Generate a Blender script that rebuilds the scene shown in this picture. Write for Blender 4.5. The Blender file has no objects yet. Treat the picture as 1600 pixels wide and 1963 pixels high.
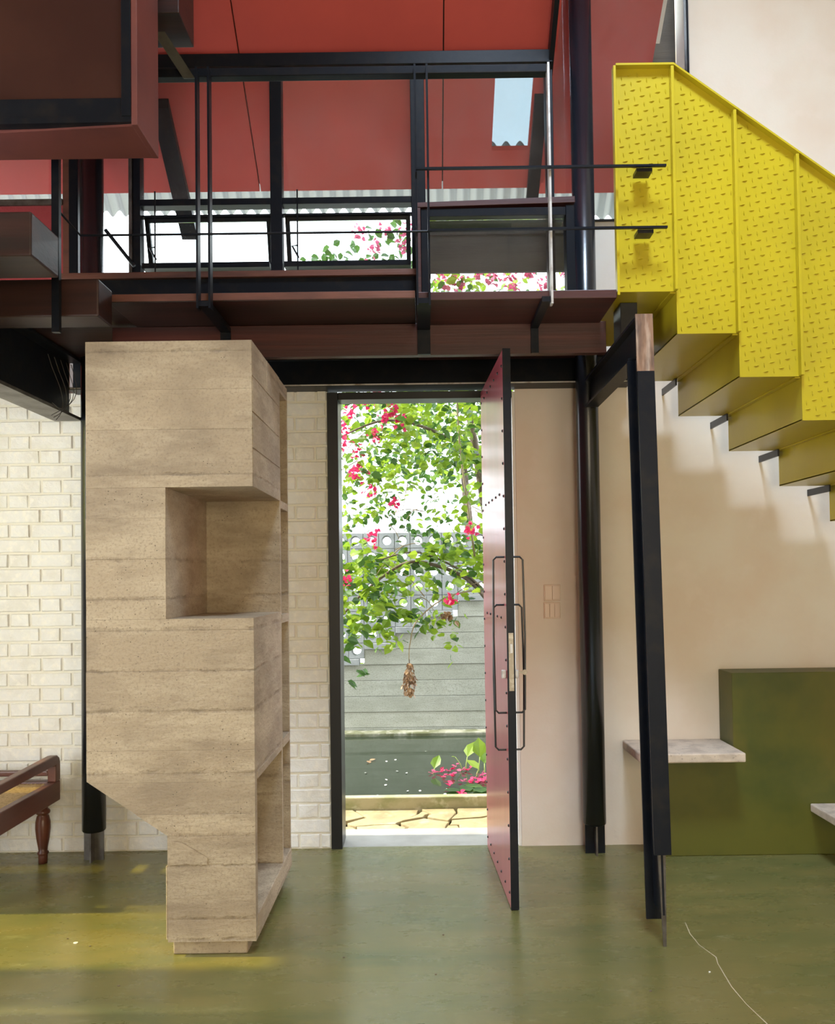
import bpy, math, random
from mathutils import Vector, Matrix, Euler
random.seed(7)
scene = bpy.context.scene
COL = scene.collection

# ------------------------------------------------------------------ camera
FPX = 1560.0
PITCH, ROLL = 0.025, -0.0135
cam_d = bpy.data.cameras.new('camera')
cam = bpy.data.objects.new('camera', cam_d)
COL.objects.link(cam)
cam_d.sensor_fit = 'HORIZONTAL'
cam_d.sensor_width = 36.0
cam_d.lens = FPX / 1600.0 * 36.0
cam_d.shift_x = -13.0 / 1600.0
cam_d.shift_y = (1110.0 - FPX * math.tan(PITCH) - 981.5) / 1600.0
cam_d.clip_start = 0.05
cam.matrix_world = (Matrix.Translation((0, 0, 1.32)) @ Matrix.Rotation(math.pi / 2 + PITCH, 4, 'X')
                    @ Matrix.Rotation(ROLL, 4, 'Z'))
scene.camera = cam

# ------------------------------------------------------------------ light
scene.view_settings.view_transform = 'Standard'
scene.view_settings.look = 'None'
scene.view_settings.gamma = 1.0
scene.view_settings.use_curve_mapping = False
scene.view_settings.exposure = 0.0
world = bpy.data.worlds.new('sky')
scene.world = world
world.use_nodes = True
wn = world.node_tree.nodes
bg = wn['Background']
bg.inputs['Color'].default_value = (0.87, 0.945, 1.0, 1)
bg.inputs['Strength'].default_value = 5.4


def sun(name, direction, strength, color, angle):
    d = bpy.data.lights.new(name, 'SUN')
    d.energy = strength
    d.color = color
    d.angle = angle
    o = bpy.data.objects.new(name, d)
    COL.objects.link(o)
    o.rotation_euler = Vector(direction).to_track_quat('-Z', 'Y').to_euler()
    return o


def area(name, loc, target, sx, sy, power, color):
    d = bpy.data.lights.new(name, 'AREA')
    d.shape = 'RECTANGLE'
    d.size, d.size_y = sx, sy
    d.energy = power
    d.color = color
    o = bpy.data.objects.new(name, d)
    COL.objects.link(o)
    o.location = loc
    o.rotation_euler = (Vector(target) - Vector(loc)).to_track_quat('-Z', 'Y').to_euler()
    return o


SUN_DIR = (0.74, -0.01, -0.66)
sun('sun', SUN_DIR, 9.0, (1.0, 0.93, 0.78), 0.02)
# area lamps standing in for daylight at unseen openings
sky_l = area('skylight_daylight', (0.66, 1.0, 6.30), (1.45, 4.04, 0.70), 1.1, 0.9, 66, (0.66, 0.81, 1.0))
sky_l.data.spread = math.radians(76)   # cone narrowed to dim the upper wall; no roof shaft is built
area('side_window_daylight', (-3.05, 1.6, 1.55), (0.5, 2.6, 1.2), 2.4, 2.2, 42, (1.0, 0.96, 0.90))
area('rear_warm_fill', (0.9, -2.35, 1.5), (0.4, 3.0, 1.4), 1.4, 2.0, 66, (1.0, 0.69, 0.22))  # unseen warm fill added to yellow the shaded plaster


# ------------------------------------------------------------------ helpers
def box(x0, x1, y0, y1, z0, z1):
    v = [(x0, y0, z0), (x1, y0, z0), (x1, y1, z0), (x0, y1, z0), (x0, y0, z1), (x1, y0, z1), (x1, y1, z1), (x0, y1, z1)]
    f = [(0, 3, 2, 1), (4, 5, 6, 7), (0, 1, 5, 4), (1, 2, 6, 5), (2, 3, 7, 6), (3, 0, 4, 7)]
    return v, f


def prism(poly, y0, y1):
    """polygon in the xz plane (counter-clockwise seen from -Y) extruded along y"""
    n = len(poly)
    v = [(x, y0, z) for x, z in poly] + [(x, y1, z) for x, z in poly]
    f = [tuple(range(n)), tuple(range(2 * n - 1, n - 1, -1))]
    for i in range(n):
        j = (i + 1) % n
        f.append((i, i + n, j + n, j))
    return v, f


def prism_z(poly, z0, z1):
    n = len(poly)
    v = [(x, y, z0) for x, y in poly] + [(x, y, z1) for x, y in poly]
    f = [tuple(range(n - 1, -1, -1)), tuple(range(n, 2 * n))]
    for i in range(n):
        j = (i + 1) % n
        f.append((i, j, j + n, i + n))
    return v, f


def tube(path, r, seg=10, closed=False):
    pts = [Vector(p) for p in path]
    n = len(pts)
    rs = r if isinstance(r, (list, tuple)) else [r] * n
    v, f = [], []
    prev = None
    for i, p in enumerate(pts):
        if closed:
            t = (pts[(i + 1) % n] - pts[i - 1]).normalized()
        else:
            t = (pts[min(i + 1, n - 1)] - pts[max(i - 1, 0)]).normalized()
        if prev is None:
            a = t.orthogonal().normalized()
        else:
            a = (prev - t * prev.dot(t))
            a = a.normalized() if a.length > 1e-6 else t.orthogonal().normalized()
        prev = a
        b = t.cross(a)
        for k in range(seg):
            an = 2 * math.pi * k / seg
            v.append(tuple(p + (a * math.cos(an) + b * math.sin(an)) * rs[i]))
    m = n if closed else n - 1
    for i in range(m):
        for k in range(seg):
            k2 = (k + 1) % seg
            i2 = (i + 1) % n
            f.append((i * seg + k, i * seg + k2, i2 * seg + k2, i2 * seg + k))
    if not closed:
        f.append(tuple(range(seg - 1, -1, -1)))
        f.append(tuple((n - 1) * seg + k for k in range(seg)))
    return v, f


def lathe(profile, seg=20, c=(0, 0, 0)):
    v, f = [], []
    for r, z in profile:
        for k in range(seg):
            a = 2 * math.pi * k / seg
            v.append((c[0] + r * math.cos(a), c[1] + r * math.sin(a), c[2] + z))
    for i in range(len(profile) - 1):
        for k in range(seg):
            k2 = (k + 1) % seg
            f.append((i * seg + k, i * seg + k2, (i + 1) * seg + k2, (i + 1) * seg + k))
    f.append(tuple(range(seg - 1, -1, -1)))
    f.append(tuple((len(profile) - 1) * seg + k for k in range(seg)))
    return v, f


def hexa(pts):
    """8 corners: 0-3 front loop, 4-7 back loop (same order)"""
    return list(pts), [(0, 1, 2, 3), (7, 6, 5, 4), (0, 4, 5, 1), (1, 5, 6, 2), (2, 6, 7, 3), (3, 7, 4, 0)]


def join(*geos):
    v, f = [], []
    for gv, gf in geos:
        o = len(v)
        v += list(gv)
        f += [tuple(i + o for i in q) for q in gf]
    return v, f


def mesh(name, geo):
    me = bpy.data.meshes.new(name)
    me.from_pydata([tuple(p) for p in geo[0]], [], geo[1])
    me.validate()
    return me


def fix_normals(me):
    import bmesh
    bm = bmesh.new()
    bm.from_mesh(me)
    bmesh.ops.recalc_face_normals(bm, faces=bm.faces)
    bm.to_mesh(me)
    bm.free()


def obj(name, geo, mat, parent=None, bevel=0.0, smooth=False, label=None, kind=None, local=False):
    me = geo if isinstance(geo, bpy.types.Mesh) else mesh(name, geo)
    if not isinstance(geo, bpy.types.Mesh):
        fix_normals(me)
    o = bpy.data.objects.new(name, me)
    COL.objects.link(o)
    if mat is not None and not me.materials:
        me.materials.append(mat)
    if smooth:
        for p in me.polygons:
            p.use_smooth = True
    if bevel:
        b = o.modifiers.new('bevel', 'BEVEL')
        b.width = bevel
        b.segments = 2
        b.limit_method = 'ANGLE'
        b.angle_limit = math.radians(40)
    if parent is not None:
        o.parent = parent
        if not local:
            m = parent.matrix_basis.copy()
            if parent.parent is not None:
                m = parent.parent.matrix_basis @ parent.matrix_parent_inverse @ m
            o.matrix_parent_inverse = m.inverted()
    if label:
        o['label'] = label
    if kind:
        o['kind'] = kind
    return o


def tag(o, label, cat, group=None):
    o['label'] = label
    o['category'] = cat
    if group:
        o['group'] = group
    return o


def thing(name, label, cat, loc=(0, 0, 0), rz=0.0, group=None):
    o = bpy.data.objects.new(name, None)
    o.empty_display_size = 0.05
    COL.objects.link(o)
    o.location = loc
    o.rotation_euler = (0, 0, rz)
    o.matrix_basis = Matrix.Translation(loc) @ Matrix.Rotation(rz, 4, 'Z')
    return tag(o, label, cat, group)


def struct(name, label, geo=None, mat=None, bevel=0.0):
    if geo is None:
        o = bpy.data.objects.new(name, None)
        COL.objects.link(o)
    else:
        o = obj(name, geo, mat, bevel=bevel)
    o['kind'] = 'structure'
    o['label'] = label
    return o


# ------------------------------------------------------------------ materials
def new_mat(name):
    m = bpy.data.materials.new(name)
    m.use_nodes = True
    nt = m.node_tree
    return m, nt, nt.nodes, nt.links, nt.nodes['Principled BSDF']


def pos_noise(nt, scale, detail=4.0, rough=0.55, stretch=(1, 1, 1), coord='pos'):
    g = nt.nodes.new('ShaderNodeNewGeometry')
    mp = nt.nodes.new('ShaderNodeMapping')
    mp.inputs['Scale'].default_value = stretch
    nt.links.new(g.outputs['Position'], mp.inputs['Vector'])
    n = nt.nodes.new('ShaderNodeTexNoise')
    n.inputs['Scale'].default_value = scale
    n.inputs['Detail'].default_value = detail
    n.inputs['Roughness'].default_value = rough
    nt.links.new(mp.outputs['Vector'], n.inputs['Vector'])
    return n.outputs['Fac']


def ramp(nt, fac, lo, hi):
    r = nt.nodes.new('ShaderNodeMapRange')
    r.inputs['From Min'].default_value = lo
    r.inputs['From Max'].default_value = hi
    r.clamp = True
    nt.links.new(fac, r.inputs['Value'])
    return r.outputs['Result']


def mix(nt, fac, a, b, mode='MIX'):
    m = nt.nodes.new('ShaderNodeMix')
    m.data_type = 'RGBA'
    m.blend_type = mode
    for sock, val in ((m.inputs[0], fac), (m.inputs[6], a), (m.inputs[7], b)):
        if isinstance(val, (int, float)):
            sock.default_value = val
        elif isinstance(val, tuple):
            sock.default_value = (*val, 1) if len(val) == 3 else val
        else:
            nt.links.new(val, sock)
    return m.outputs[2]


def simple(name, base, rough=0.6, metal=0.0, layers=(), bump=None, bumps=(), spec=0.5, coat=0.0):
    """layers: (colour, scale, lo, hi, stretch); bumps: (scale, strength, stretch)"""
    m, nt, nodes, links, b = new_mat(name)
    b.inputs['Roughness'].default_value = rough
    b.inputs['Metallic'].default_value = metal
    b.inputs['Specular IOR Level'].default_value = spec
    if coat:
        b.inputs['Coat Weight'].default_value = coat
        b.inputs['Coat Roughness'].default_value = 0.08
    col = base
    for c2, sc, lo, hi, st in layers:
        fac = ramp(nt, pos_noise(nt, sc, stretch=st), lo, hi)
        col = mix(nt, fac, col, c2)
    if isinstance(col, tuple):
        b.inputs['Base Color'].default_value = (*col, 1)
    else:
        links.new(col, b.inputs['Base Color'])
    prev = None
    for sc, strength, st in bumps:
        bp = nodes.new('ShaderNodeBump')
        bp.inputs['Strength'].default_value = strength
        bp.inputs['Distance'].default_value = 0.01
        links.new(pos_noise(nt, sc, 6.0, 0.6, st), bp.inputs['Height'])
        if prev is not None:
            links.new(prev, bp.inputs['Normal'])
        prev = bp.outputs['Normal']
    if prev is not None:
        links.new(prev, b.inputs['Normal'])
    return m


ONE = (1, 1, 1)
M = {}
M['brick'] = simple('white_painted_brick', (0.79, 0.79, 0.775), 0.75,
                    layers=[((0.72, 0.70, 0.645), 9, 0.45, 0.75, ONE), ((0.86, 0.84, 0.78), 30, 0.5, 0.7, ONE)],
                    bumps=[(60, 0.35, ONE), (14, 0.3, ONE)])
M['plaster'] = simple('cream_plaster', (0.80, 0.735, 0.645), 0.85,
                      layers=[((0.76, 0.64, 0.53), 2.2, 0.4, 0.7, ONE), ((0.83, 0.74, 0.66), 6, 0.55, 0.8, ONE)],
                      bumps=[(18, 0.06, ONE), (90, 0.05, ONE)])
M['red_ceiling'] = simple('red_ceiling_paint', (0.58, 0.085, 0.075), 0.55,
                          layers=[((0.50, 0.072, 0.066), 2.0, 0.4, 0.7, ONE)], bumps=[(30, 0.05, ONE)])
M['red_wall'] = simple('red_wall_paint', (0.36, 0.045, 0.055), 0.7, bumps=[(55, 0.6, ONE)])
M['steel'] = simple('dark_painted_steel', (0.009, 0.011, 0.016), 0.36, 0.0,
                    layers=[((0.018, 0.017, 0.018), 14, 0.5, 0.75, ONE)], bumps=[(40, 0.05, ONE)], spec=0.14)
M['steel_gloss'] = simple('glossy_dark_steel', (0.010, 0.013, 0.019), 0.26, spec=0.65, bumps=[(40, 0.04, ONE)])
M['steel_grey'] = simple('worn_lit_grey_steel', (0.16, 0.15, 0.14), 0.4, 0.6,
                         layers=[((0.07, 0.06, 0.055), 12, 0.4, 0.7, ONE)], bumps=[(40, 0.1, ONE)])  # grey also stands for lit faces of dark steel
M['bare_lit_steel'] = simple('bare_lit_steel_edge', (0.55, 0.54, 0.52), 0.45, 0.2,
                         layers=[((0.25, 0.2, 0.16), 18, 0.5, 0.7, ONE)])  # bare metal, and the painted highlights on the beam flanges
M['sunlit_brown'] = simple('sunlit_brown_steel', (0.27, 0.15, 0.09), 0.6, 0.0,
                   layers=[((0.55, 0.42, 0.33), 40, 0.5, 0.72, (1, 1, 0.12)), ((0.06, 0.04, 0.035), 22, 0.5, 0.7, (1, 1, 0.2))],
                   bumps=[(60, 0.3, (1, 1, 0.15))])  # sunlight on the post top put into the colour
M['yellow'] = simple('yellow_paint', (0.51, 0.405, 0.014), 0.30,
                     layers=[((0.45, 0.36, 0.016), 3, 0.4, 0.7, ONE)], bumps=[(25, 0.04, ONE)], spec=0.5)
M['wood_dark'] = simple('dark_wood', (0.022, 0.010, 0.009), 0.45,
                        layers=[((0.05, 0.018, 0.014), 9, 0.4, 0.7, (0.12, 1, 2.5))], bumps=[(30, 0.1, (0.08, 1, 3))])
M['wood_red'] = simple('red_brown_wood', (0.060, 0.014, 0.012), 0.45,
                       layers=[((0.034, 0.010, 0.010), 11, 0.4, 0.7, (0.1, 1, 2.5)), ((0.090, 0.022, 0.017), 14, 0.55, 0.75, (0.08, 1, 3))],
                       bumps=[(30, 0.1, (0.08, 1, 3))])
M['wood_edge'] = simple('worn_lit_wood_edge', (0.15, 0.055, 0.036), 0.5,
                        layers=[((0.06, 0.022, 0.017), 8, 0.45, 0.65, (0.25, 1, 1))], bumps=[(30, 0.2, (0.1, 1, 3))])  # also carries the lit tone of the walkway edge
M['box_red'] = simple('dull_red_board', (0.185, 0.060, 0.052), 0.45,
                      layers=[((0.12, 0.042, 0.042), 3, 0.4, 0.7, ONE)], bumps=[(20, 0.05, ONE)])
M['box_panel'] = simple('dark_red_panel', (0.045, 0.017, 0.014), 0.32,
                        layers=[((0.07, 0.027, 0.019), 2, 0.4, 0.7, ONE)], spec=0.3)
M['olive'] = simple('olive_polished_cement', (0.098, 0.098, 0.010), 0.45,
                    layers=[((0.058, 0.072, 0.008), 3.0, 0.4, 0.65, ONE), ((0.155, 0.122, 0.018), 2.2, 0.52, 0.75, ONE)],
                    bumps=[(20, 0.06, ONE)])
M['stone'] = simple('pale_stone_slab', (0.62, 0.52, 0.42), 0.7,
                    layers=[((0.44, 0.36, 0.29), 14, 0.45, 0.7, ONE), ((0.30, 0.25, 0.2), 60, 0.62, 0.72, ONE)], bumps=[(45, 0.25, ONE)])
M['switch'] = simple('beige_switch_plastic', (0.66, 0.50, 0.38), 0.35)
M['bed_wood'] = simple('varnished_teak', (0.125, 0.040, 0.026), 0.33,
                       layers=[((0.07, 0.025, 0.018), 10, 0.4, 0.7, (1, 0.15, 1))], bumps=[(40, 0.1, (1, 0.2, 1))])
M['cane'] = simple('woven_cane', (0.62, 0.47, 0.27), 0.6, layers=[((0.40, 0.28, 0.14), 60, 0.45, 0.7, ONE)])
M['mortar'] = simple('white_mortar', (0.74, 0.71, 0.62), 0.85, bumps=[(50, 0.4, ONE)])
M['white'] = simple('white_paint', (0.84, 0.83, 0.79), 0.7, bumps=[(40, 0.1, ONE)])
M['black'] = simple('black_paint', (0.008, 0.009, 0.012), 0.35)
M['crack'] = simple('pale_crack_filler', (0.60, 0.52, 0.36), 0.8)
M['grey_board'] = simple('weathered_grey_board', (0.085, 0.082, 0.075), 0.8,
                         layers=[((0.05, 0.05, 0.05), 6, 0.4, 0.7, (0.3, 1, 2))], bumps=[(30, 0.3, (0.2, 1, 2))])
M['key'] = simple('nickel_key', (0.34, 0.30, 0.24), 0.5, 0.7, layers=[((0.5, 0.46, 0.4), 60, 0.5, 0.7, ONE)])
M['roof_deck'] = simple('dark_roof_deck', (0.05, 0.03, 0.03), 0.8)


def make_concrete(name, c0, c1, c2, dark, band=1.0, bump=1.0, joints=()):
    m, nt, nodes, links, b = new_mat(name)
    b.inputs['Roughness'].default_value = 0.85
    col = mix(nt, ramp(nt, pos_noise(nt, 3.2, 5), 0.42, 0.62), c0, c1)
    col = mix(nt, ramp(nt, pos_noise(nt, 5.0, 8, 0.66, (0.5, 0.5, 1.9)), 0.46, 0.72), col, c2)
    col = mix(nt, ramp(nt, pos_noise(nt, 110.0, 4, 0.7), 0.50, 0.78), col, (dark[0] * 1.35, dark[1] * 1.35, dark[2] * 1.35))
    st = ramp(nt, pos_noise(nt, 3.6, 9, 0.76, (0.5, 0.5, 2.4)), 0.55, 0.76)
    stm = nodes.new('ShaderNodeMath')
    stm.operation = 'MULTIPLY'
    stm.inputs[1].default_value = 0.6 * band
    links.new(st, stm.inputs[0])
    col = mix(nt, stm.outputs[0], col, dark)
    oi = nodes.new('ShaderNodeObjectInfo')
    tone = nodes.new('ShaderNodeMapRange')
    tone.inputs['To Min'].default_value = 0.0
    tone.inputs['To Max'].default_value = 0.22
    links.new(oi.outputs['Random'], tone.inputs['Value'])
    col = mix(nt, tone.outputs['Result'], col, dark)
    # grout runs and honeycombing along some of the pour joints
    jm = None
    if joints:
        gp = nodes.new('ShaderNodeNewGeometry')
        sx = nodes.new('ShaderNodeSeparateXYZ')
        links.new(gp.outputs['Position'], sx.inputs[0])
        wob = nodes.new('ShaderNodeMath')
        wob.operation = 'MULTIPLY_ADD'
        wob.inputs[1].default_value = 0.030
        links.new(pos_noise(nt, 16, 6, 0.7, (1, 1, 0.4)), wob.inputs[0])
        links.new(sx.outputs['Z'], wob.inputs[2])
        for zj, wd in joints:
            df = nodes.new('ShaderNodeMath')
            df.operation = 'SUBTRACT'
            df.inputs[1].default_value = zj + 0.015
            links.new(wob.outputs[0], df.inputs[0])
            ab = nodes.new('ShaderNodeMath')
            ab.operation = 'ABSOLUTE'
            links.new(df.outputs[0], ab.inputs[0])
            r1 = ramp(nt, ab.outputs[0], wd, wd * 0.3)
            if jm is None:
                jm = r1
            else:
                mx = nodes.new('ShaderNodeMath')
                mx.operation = 'MAXIMUM'
                links.new(jm, mx.inputs[0])
                links.new(r1, mx.inputs[1])
                jm = mx.outputs[0]
        gt = ramp(nt, pos_noise(nt, 9, 6, 0.75, (1, 1, 0.3)), 0.42, 0.62)
        mj = nodes.new('ShaderNodeMath')
        mj.operation = 'MULTIPLY'
        links.new(jm, mj.inputs[0])
        links.new(gt, mj.inputs[1])
        mj2 = nodes.new('ShaderNodeMath')
        mj2.operation = 'MULTIPLY'
        mj2.inputs[1].default_value = 0.55
        links.new(mj.outputs[0], mj2.inputs[0])
        jm = mj2.outputs[0]
        col = mix(nt, jm, col, dark)
    # bug holes left by the pour
    g = nodes.new('ShaderNodeNewGeometry')
    vo = nodes.new('ShaderNodeTexVoronoi')
    vo.inputs['Scale'].default_value = 62
    links.new(g.outputs['Position'], vo.inputs['Vector'])
    hole = ramp(nt, vo.outputs['Distance'], 0.13, 0.07)
    gate = ramp(nt, pos_noise(nt, 6.0, 2), 0.54, 0.60)
    mul = nodes.new('ShaderNodeMath')
    mul.operation = 'MULTIPLY'
    links.new(hole, mul.inputs[0])
    links.new(gate, mul.inputs[1])
    col = mix(nt, mul.outputs[0], col, (dark[0] * 0.45, dark[1] * 0.45, dark[2] * 0.45))
    links.new(col, b.inputs['Base Color'])
    b1 = nodes.new('ShaderNodeBump')
    b1.inputs['Strength'].default_value = 0.5 * bump
    b1.inputs['Distance'].default_value = 0.012
    links.new(pos_noise(nt, 38, 8, 0.65, (0.6, 0.6, 1.3)), b1.inputs['Height'])
    b2 = nodes.new('ShaderNodeBump')
    b2.inputs['Strength'].default_value = 0.6 * bump
    b2.inputs['Distance'].default_value = 0.01
    b2.invert = True
    links.new(mul.outputs[0], b2.inputs['Height'])
    if jm is not None:
        b3 = nodes.new('ShaderNodeBump')
        b3.inputs['Strength'].default_value = 0.8
        b3.inputs['Distance'].default_value = 0.006
        b3.invert = True
        links.new(jm, b3.inputs['Height'])
        links.new(b1.outputs['Normal'], b3.inputs['Normal'])
        links.new(b3.outputs['Normal'], b2.inputs['Normal'])
    else:
        links.new(b1.outputs['Normal'], b2.inputs['Normal'])
    links.new(b2.outputs['Normal'], b.inputs['Normal'])
    return m


M['concrete'] = make_concrete('board_marked_concrete', (0.44, 0.35, 0.235), (0.325, 0.255, 0.172), (0.56, 0.465, 0.325), (0.19, 0.145, 0.10),
                              joints=((2.152, 0.009), (1.705, 0.007), (1.405, 0.010), (1.262, 0.009), (1.152, 0.010), (1.005, 0.007), (0.865, 0.010), (0.645, 0.010), (0.50, 0.010), (0.425, 0.009), (0.318, 0.006), (0.135, 0.008), (0.06, 0.008)))
M['garden_concrete'] = make_concrete('weathered_garden_concrete', (0.40, 0.40, 0.345), (0.46, 0.46, 0.41), (0.33, 0.335, 0.28), (0.12, 0.125, 0.09), 0.6, 0.6)
M['breeze'] = simple('pale_cement_block', (0.30, 0.31, 0.31), 0.85, layers=[((0.20, 0.21, 0.21), 8, 0.5, 0.75, ONE)], bumps=[(60, 0.3, ONE)])
M['sill'] = simple('pale_cement_sill', (0.36, 0.35, 0.32), 0.8, layers=[((0.28, 0.27, 0.24), 5, 0.45, 0.7, ONE)], bumps=[(40, 0.15, ONE)])
M['paving'] = simple('yellow_crazy_paving', (0.36, 0.29, 0.15), 0.85,
                     layers=[((0.26, 0.20, 0.10), 7, 0.45, 0.7, ONE), ((0.42, 0.37, 0.24), 12, 0.55, 0.75, ONE)], bumps=[(30, 0.5, ONE)])
M['moss_ledge'] = simple('mossy_ledge', (0.24, 0.24, 0.18), 0.9, layers=[((0.10, 0.105, 0.05), 6, 0.42, 0.62, ONE), ((0.34, 0.33, 0.28), 14, 0.55, 0.7, ONE)], bumps=[(30, 0.4, ONE)])
M['earth'] = simple('dark_soil_joint', (0.06, 0.045, 0.025), 0.95, bumps=[(30, 0.5, ONE)])
M['kerb'] = simple('mossy_cement_kerb', (0.40, 0.36, 0.23), 0.85,
                   layers=[((0.22, 0.24, 0.10), 5, 0.45, 0.68, (1, 1, 2)), ((0.60, 0.56, 0.42), 16, 0.55, 0.75, ONE)], bumps=[(40, 0.3, ONE)])


def make_floor():
    m, nt, nodes, links, b = new_mat('green_polished_cement')
    col = mix(nt, ramp(nt, pos_noise(nt, 1.3, 5), 0.35, 0.68), (0.150, 0.146, 0.048), (0.200, 0.168, 0.056))
    col = mix(nt, ramp(nt, pos_noise(nt, 3.4, 8, 0.65, (0.5, 1.6, 1)), 0.45, 0.72), col, (0.105, 0.120, 0.040))
    col = mix(nt, ramp(nt, pos_noise(nt, 9.0, 10, 0.7, (0.6, 1.5, 1)), 0.58, 0.75), col, (0.25, 0.235, 0.11))
    col = mix(nt, ramp(nt, pos_noise(nt, 45.0, 3, 0.6), 0.70, 0.76), col, (0.07, 0.07, 0.035))
    links.new(col, b.inputs['Base Color'])
    rr = nodes.new('ShaderNodeMapRange')
    rr.inputs['To Min'].default_value = 0.17
    rr.inputs['To Max'].default_value = 0.38
    links.new(pos_noise(nt, 5.0, 8, 0.65, (0.5, 1.4, 1)), rr.inputs['Value'])
    links.new(rr.outputs['Result'], b.inputs['Roughness'])
    b.inputs['Specular IOR Level'].default_value = 0.9
    bp = nodes.new('ShaderNodeBump')
    bp.inputs['Strength'].default_value = 0.10
    bp.inputs['Distance'].default_value = 0.01
    links.new(pos_noise(nt, 9, 6, 0.6), bp.inputs['Height'])
    links.new(bp.outputs['Normal'], b.inputs['Normal'])
    return m


M['floor'] = make_floor()


def make_glass(name, dust, tint=(1, 1, 1)):
    m, nt, nodes, links, b = new_mat(name)
    nodes.remove(b)
    out = nodes['Material Output']
    tr = nodes.new('ShaderNodeBsdfTransparent')
    tr.inputs['Color'].default_value = (*tint, 1)
    gl = nodes.new('ShaderNodeBsdfGlossy')
    gl.inputs['Roughness'].default_value = 0.02
    df = nodes.new('ShaderNodeBsdfDiffuse')
    df.inputs['Color'].default_value = (0.8, 0.8, 0.85, 1)
    fr = nodes.new('ShaderNodeFresnel')
    fr.inputs['IOR'].default_value = 1.45
    m1 = nodes.new('ShaderNodeMixShader')
    links.new(fr.outputs['Fac'], m1.inputs['Fac'])
    links.new(tr.outputs[0], m1.inputs[1])
    links.new(gl.outputs[0], m1.inputs[2])
    m2 = nodes.new('ShaderNodeMixShader')
    rr = nodes.new('ShaderNodeMapRange')
    rr.inputs['From Min'].default_value = 0.42
    rr.inputs['From Max'].default_value = 0.8
    rr.inputs['To Min'].default_value = dust * 0.3
    rr.inputs['To Max'].default_value = dust * 2.2
    links.new(pos_noise(nt, 2.5, 8, 0.7, (1, 1, 0.6)), rr.inputs['Value'])
    links.new(rr.outputs['Result'], m2.inputs['Fac'])
    links.new(m1.outputs[0], m2.inputs[1])
    links.new(df.outputs[0], m2.inputs[2])
    links.new(m2.outputs[0], out.inputs['Surface'])
    return m


M['glass'] = make_glass('dusty_glass', 0.022)
M['glass_clear'] = make_glass('clear_glass', 0.015, (0.92, 0.95, 0.95))
M['glass_frost'] = make_glass('pale_blue_sheet', 0.05, (0.37, 0.42, 0.44))
M['glass_yellow'] = make_glass('yellow_glass', 0.03, (0.92, 0.86, 0.34))


def make_leaf(name, c0, c1, trans, tcol):
    m, nt, nodes, links, b = new_mat(name)
    g = nodes.new('ShaderNodeNewGeometry')
    oi = nodes.new('ShaderNodeObjectInfo')
    ad = nodes.new('ShaderNodeMath')
    ad.operation = 'ADD'
    links.new(g.outputs['Random Per Island'], ad.inputs[0])
    links.new(oi.outputs['Random'], ad.inputs[1])
    fr = nodes.new('ShaderNodeMath')
    fr.operation = 'FRACT'
    links.new(ad.outputs[0], fr.inputs[0])
    col = mix(nt, fr.outputs[0], c0, c1)
    links.new(col, b.inputs['Base Color'])
    b.inputs['Roughness'].default_value = 0.45
    tl = nodes.new('ShaderNodeBsdfTranslucent')
    tc = mix(nt, 0.5, col, tcol)
    links.new(tc, tl.inputs['Color'])
    ms = nodes.new('ShaderNodeMixShader')
    ms.inputs['Fac'].default_value = trans
    links.new(b.outputs[0], ms.inputs[1])
    links.new(tl.outputs[0], ms.inputs[2])
    links.new(ms.outputs[0], nodes['Material Output'].inputs['Surface'])
    return m


M['leaf'] = make_leaf('bright_green_leaf', (0.045, 0.14, 0.012), (0.27, 0.38, 0.035), 0.45, (0.42, 0.58, 0.04))
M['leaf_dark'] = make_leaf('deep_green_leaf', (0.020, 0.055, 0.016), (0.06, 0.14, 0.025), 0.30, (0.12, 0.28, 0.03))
M['bract'] = make_leaf('magenta_bract', (0.62, 0.02, 0.12), (0.75, 0.07, 0.20), 0.40, (0.8, 0.05, 0.18))
M['bract_pale'] = make_leaf('pale_pink_bract', (0.55, 0.14, 0.22), (0.60, 0.06, 0.20), 0.4, (0.6, 0.15, 0.25))
M['dry'] = make_leaf('dry_brown_leaf', (0.15, 0.075, 0.035), (0.42, 0.27, 0.15), 0.2, (0.4, 0.2, 0.08))
M['bark'] = simple('grey_brown_bark', (0.13, 0.095, 0.07), 0.9, layers=[((0.28, 0.22, 0.17), 18, 0.5, 0.7, ONE)], bumps=[(40, 0.5, ONE)])
M['twig'] = simple('pale_twig', (0.30, 0.24, 0.15), 0.8)
M['stem'] = simple('pale_green_stem', (0.38, 0.48, 0.14), 0.5)


def make_corrugated():
    m, nt, nodes, links, b = new_mat('white_translucent_sheet')
    b.inputs['Base Color'].default_value = (0.36, 0.38, 0.35, 1)
    b.inputs['Roughness'].default_value = 0.6
    tl = nodes.new('ShaderNodeBsdfTranslucent')
    tl.inputs['Color'].default_value = (0.20, 0.22, 0.215, 1)
    ms = nodes.new('ShaderNodeMixShader')
    ms.inputs['Fac'].default_value = 0.40
    links.new(b.outputs[0], ms.inputs[1])
    links.new(tl.outputs[0], ms.inputs[2])
    links.new(ms.outputs[0], nodes['Material Output'].inputs['Surface'])
    return m


M['corrugated'] = make_corrugated()
M['block_sheet'] = simple('white_block_sheet', (0.7, 0.72, 0.72), 0.7)


def make_water():
    m, nt, nodes, links, b = new_mat('green_pond_water')
    b.inputs['Base Color'].default_value = (0.020, 0.028, 0.018, 1)
    b.inputs['Roughness'].default_value = 0.06
    b.inputs['Specular IOR Level'].default_value = 0.3
    bp = nodes.new('ShaderNodeBump')
    bp.inputs['Strength'].default_value = 0.06
    bp.inputs['Distance'].default_value = 0.02
    links.new(pos_noise(nt, 6, 3, 0.5, (0.5, 1.2, 1)), bp.inputs['Height'])
    links.new(bp.outputs['Normal'], b.inputs['Normal'])
    return m


M['water'] = make_water()


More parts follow.
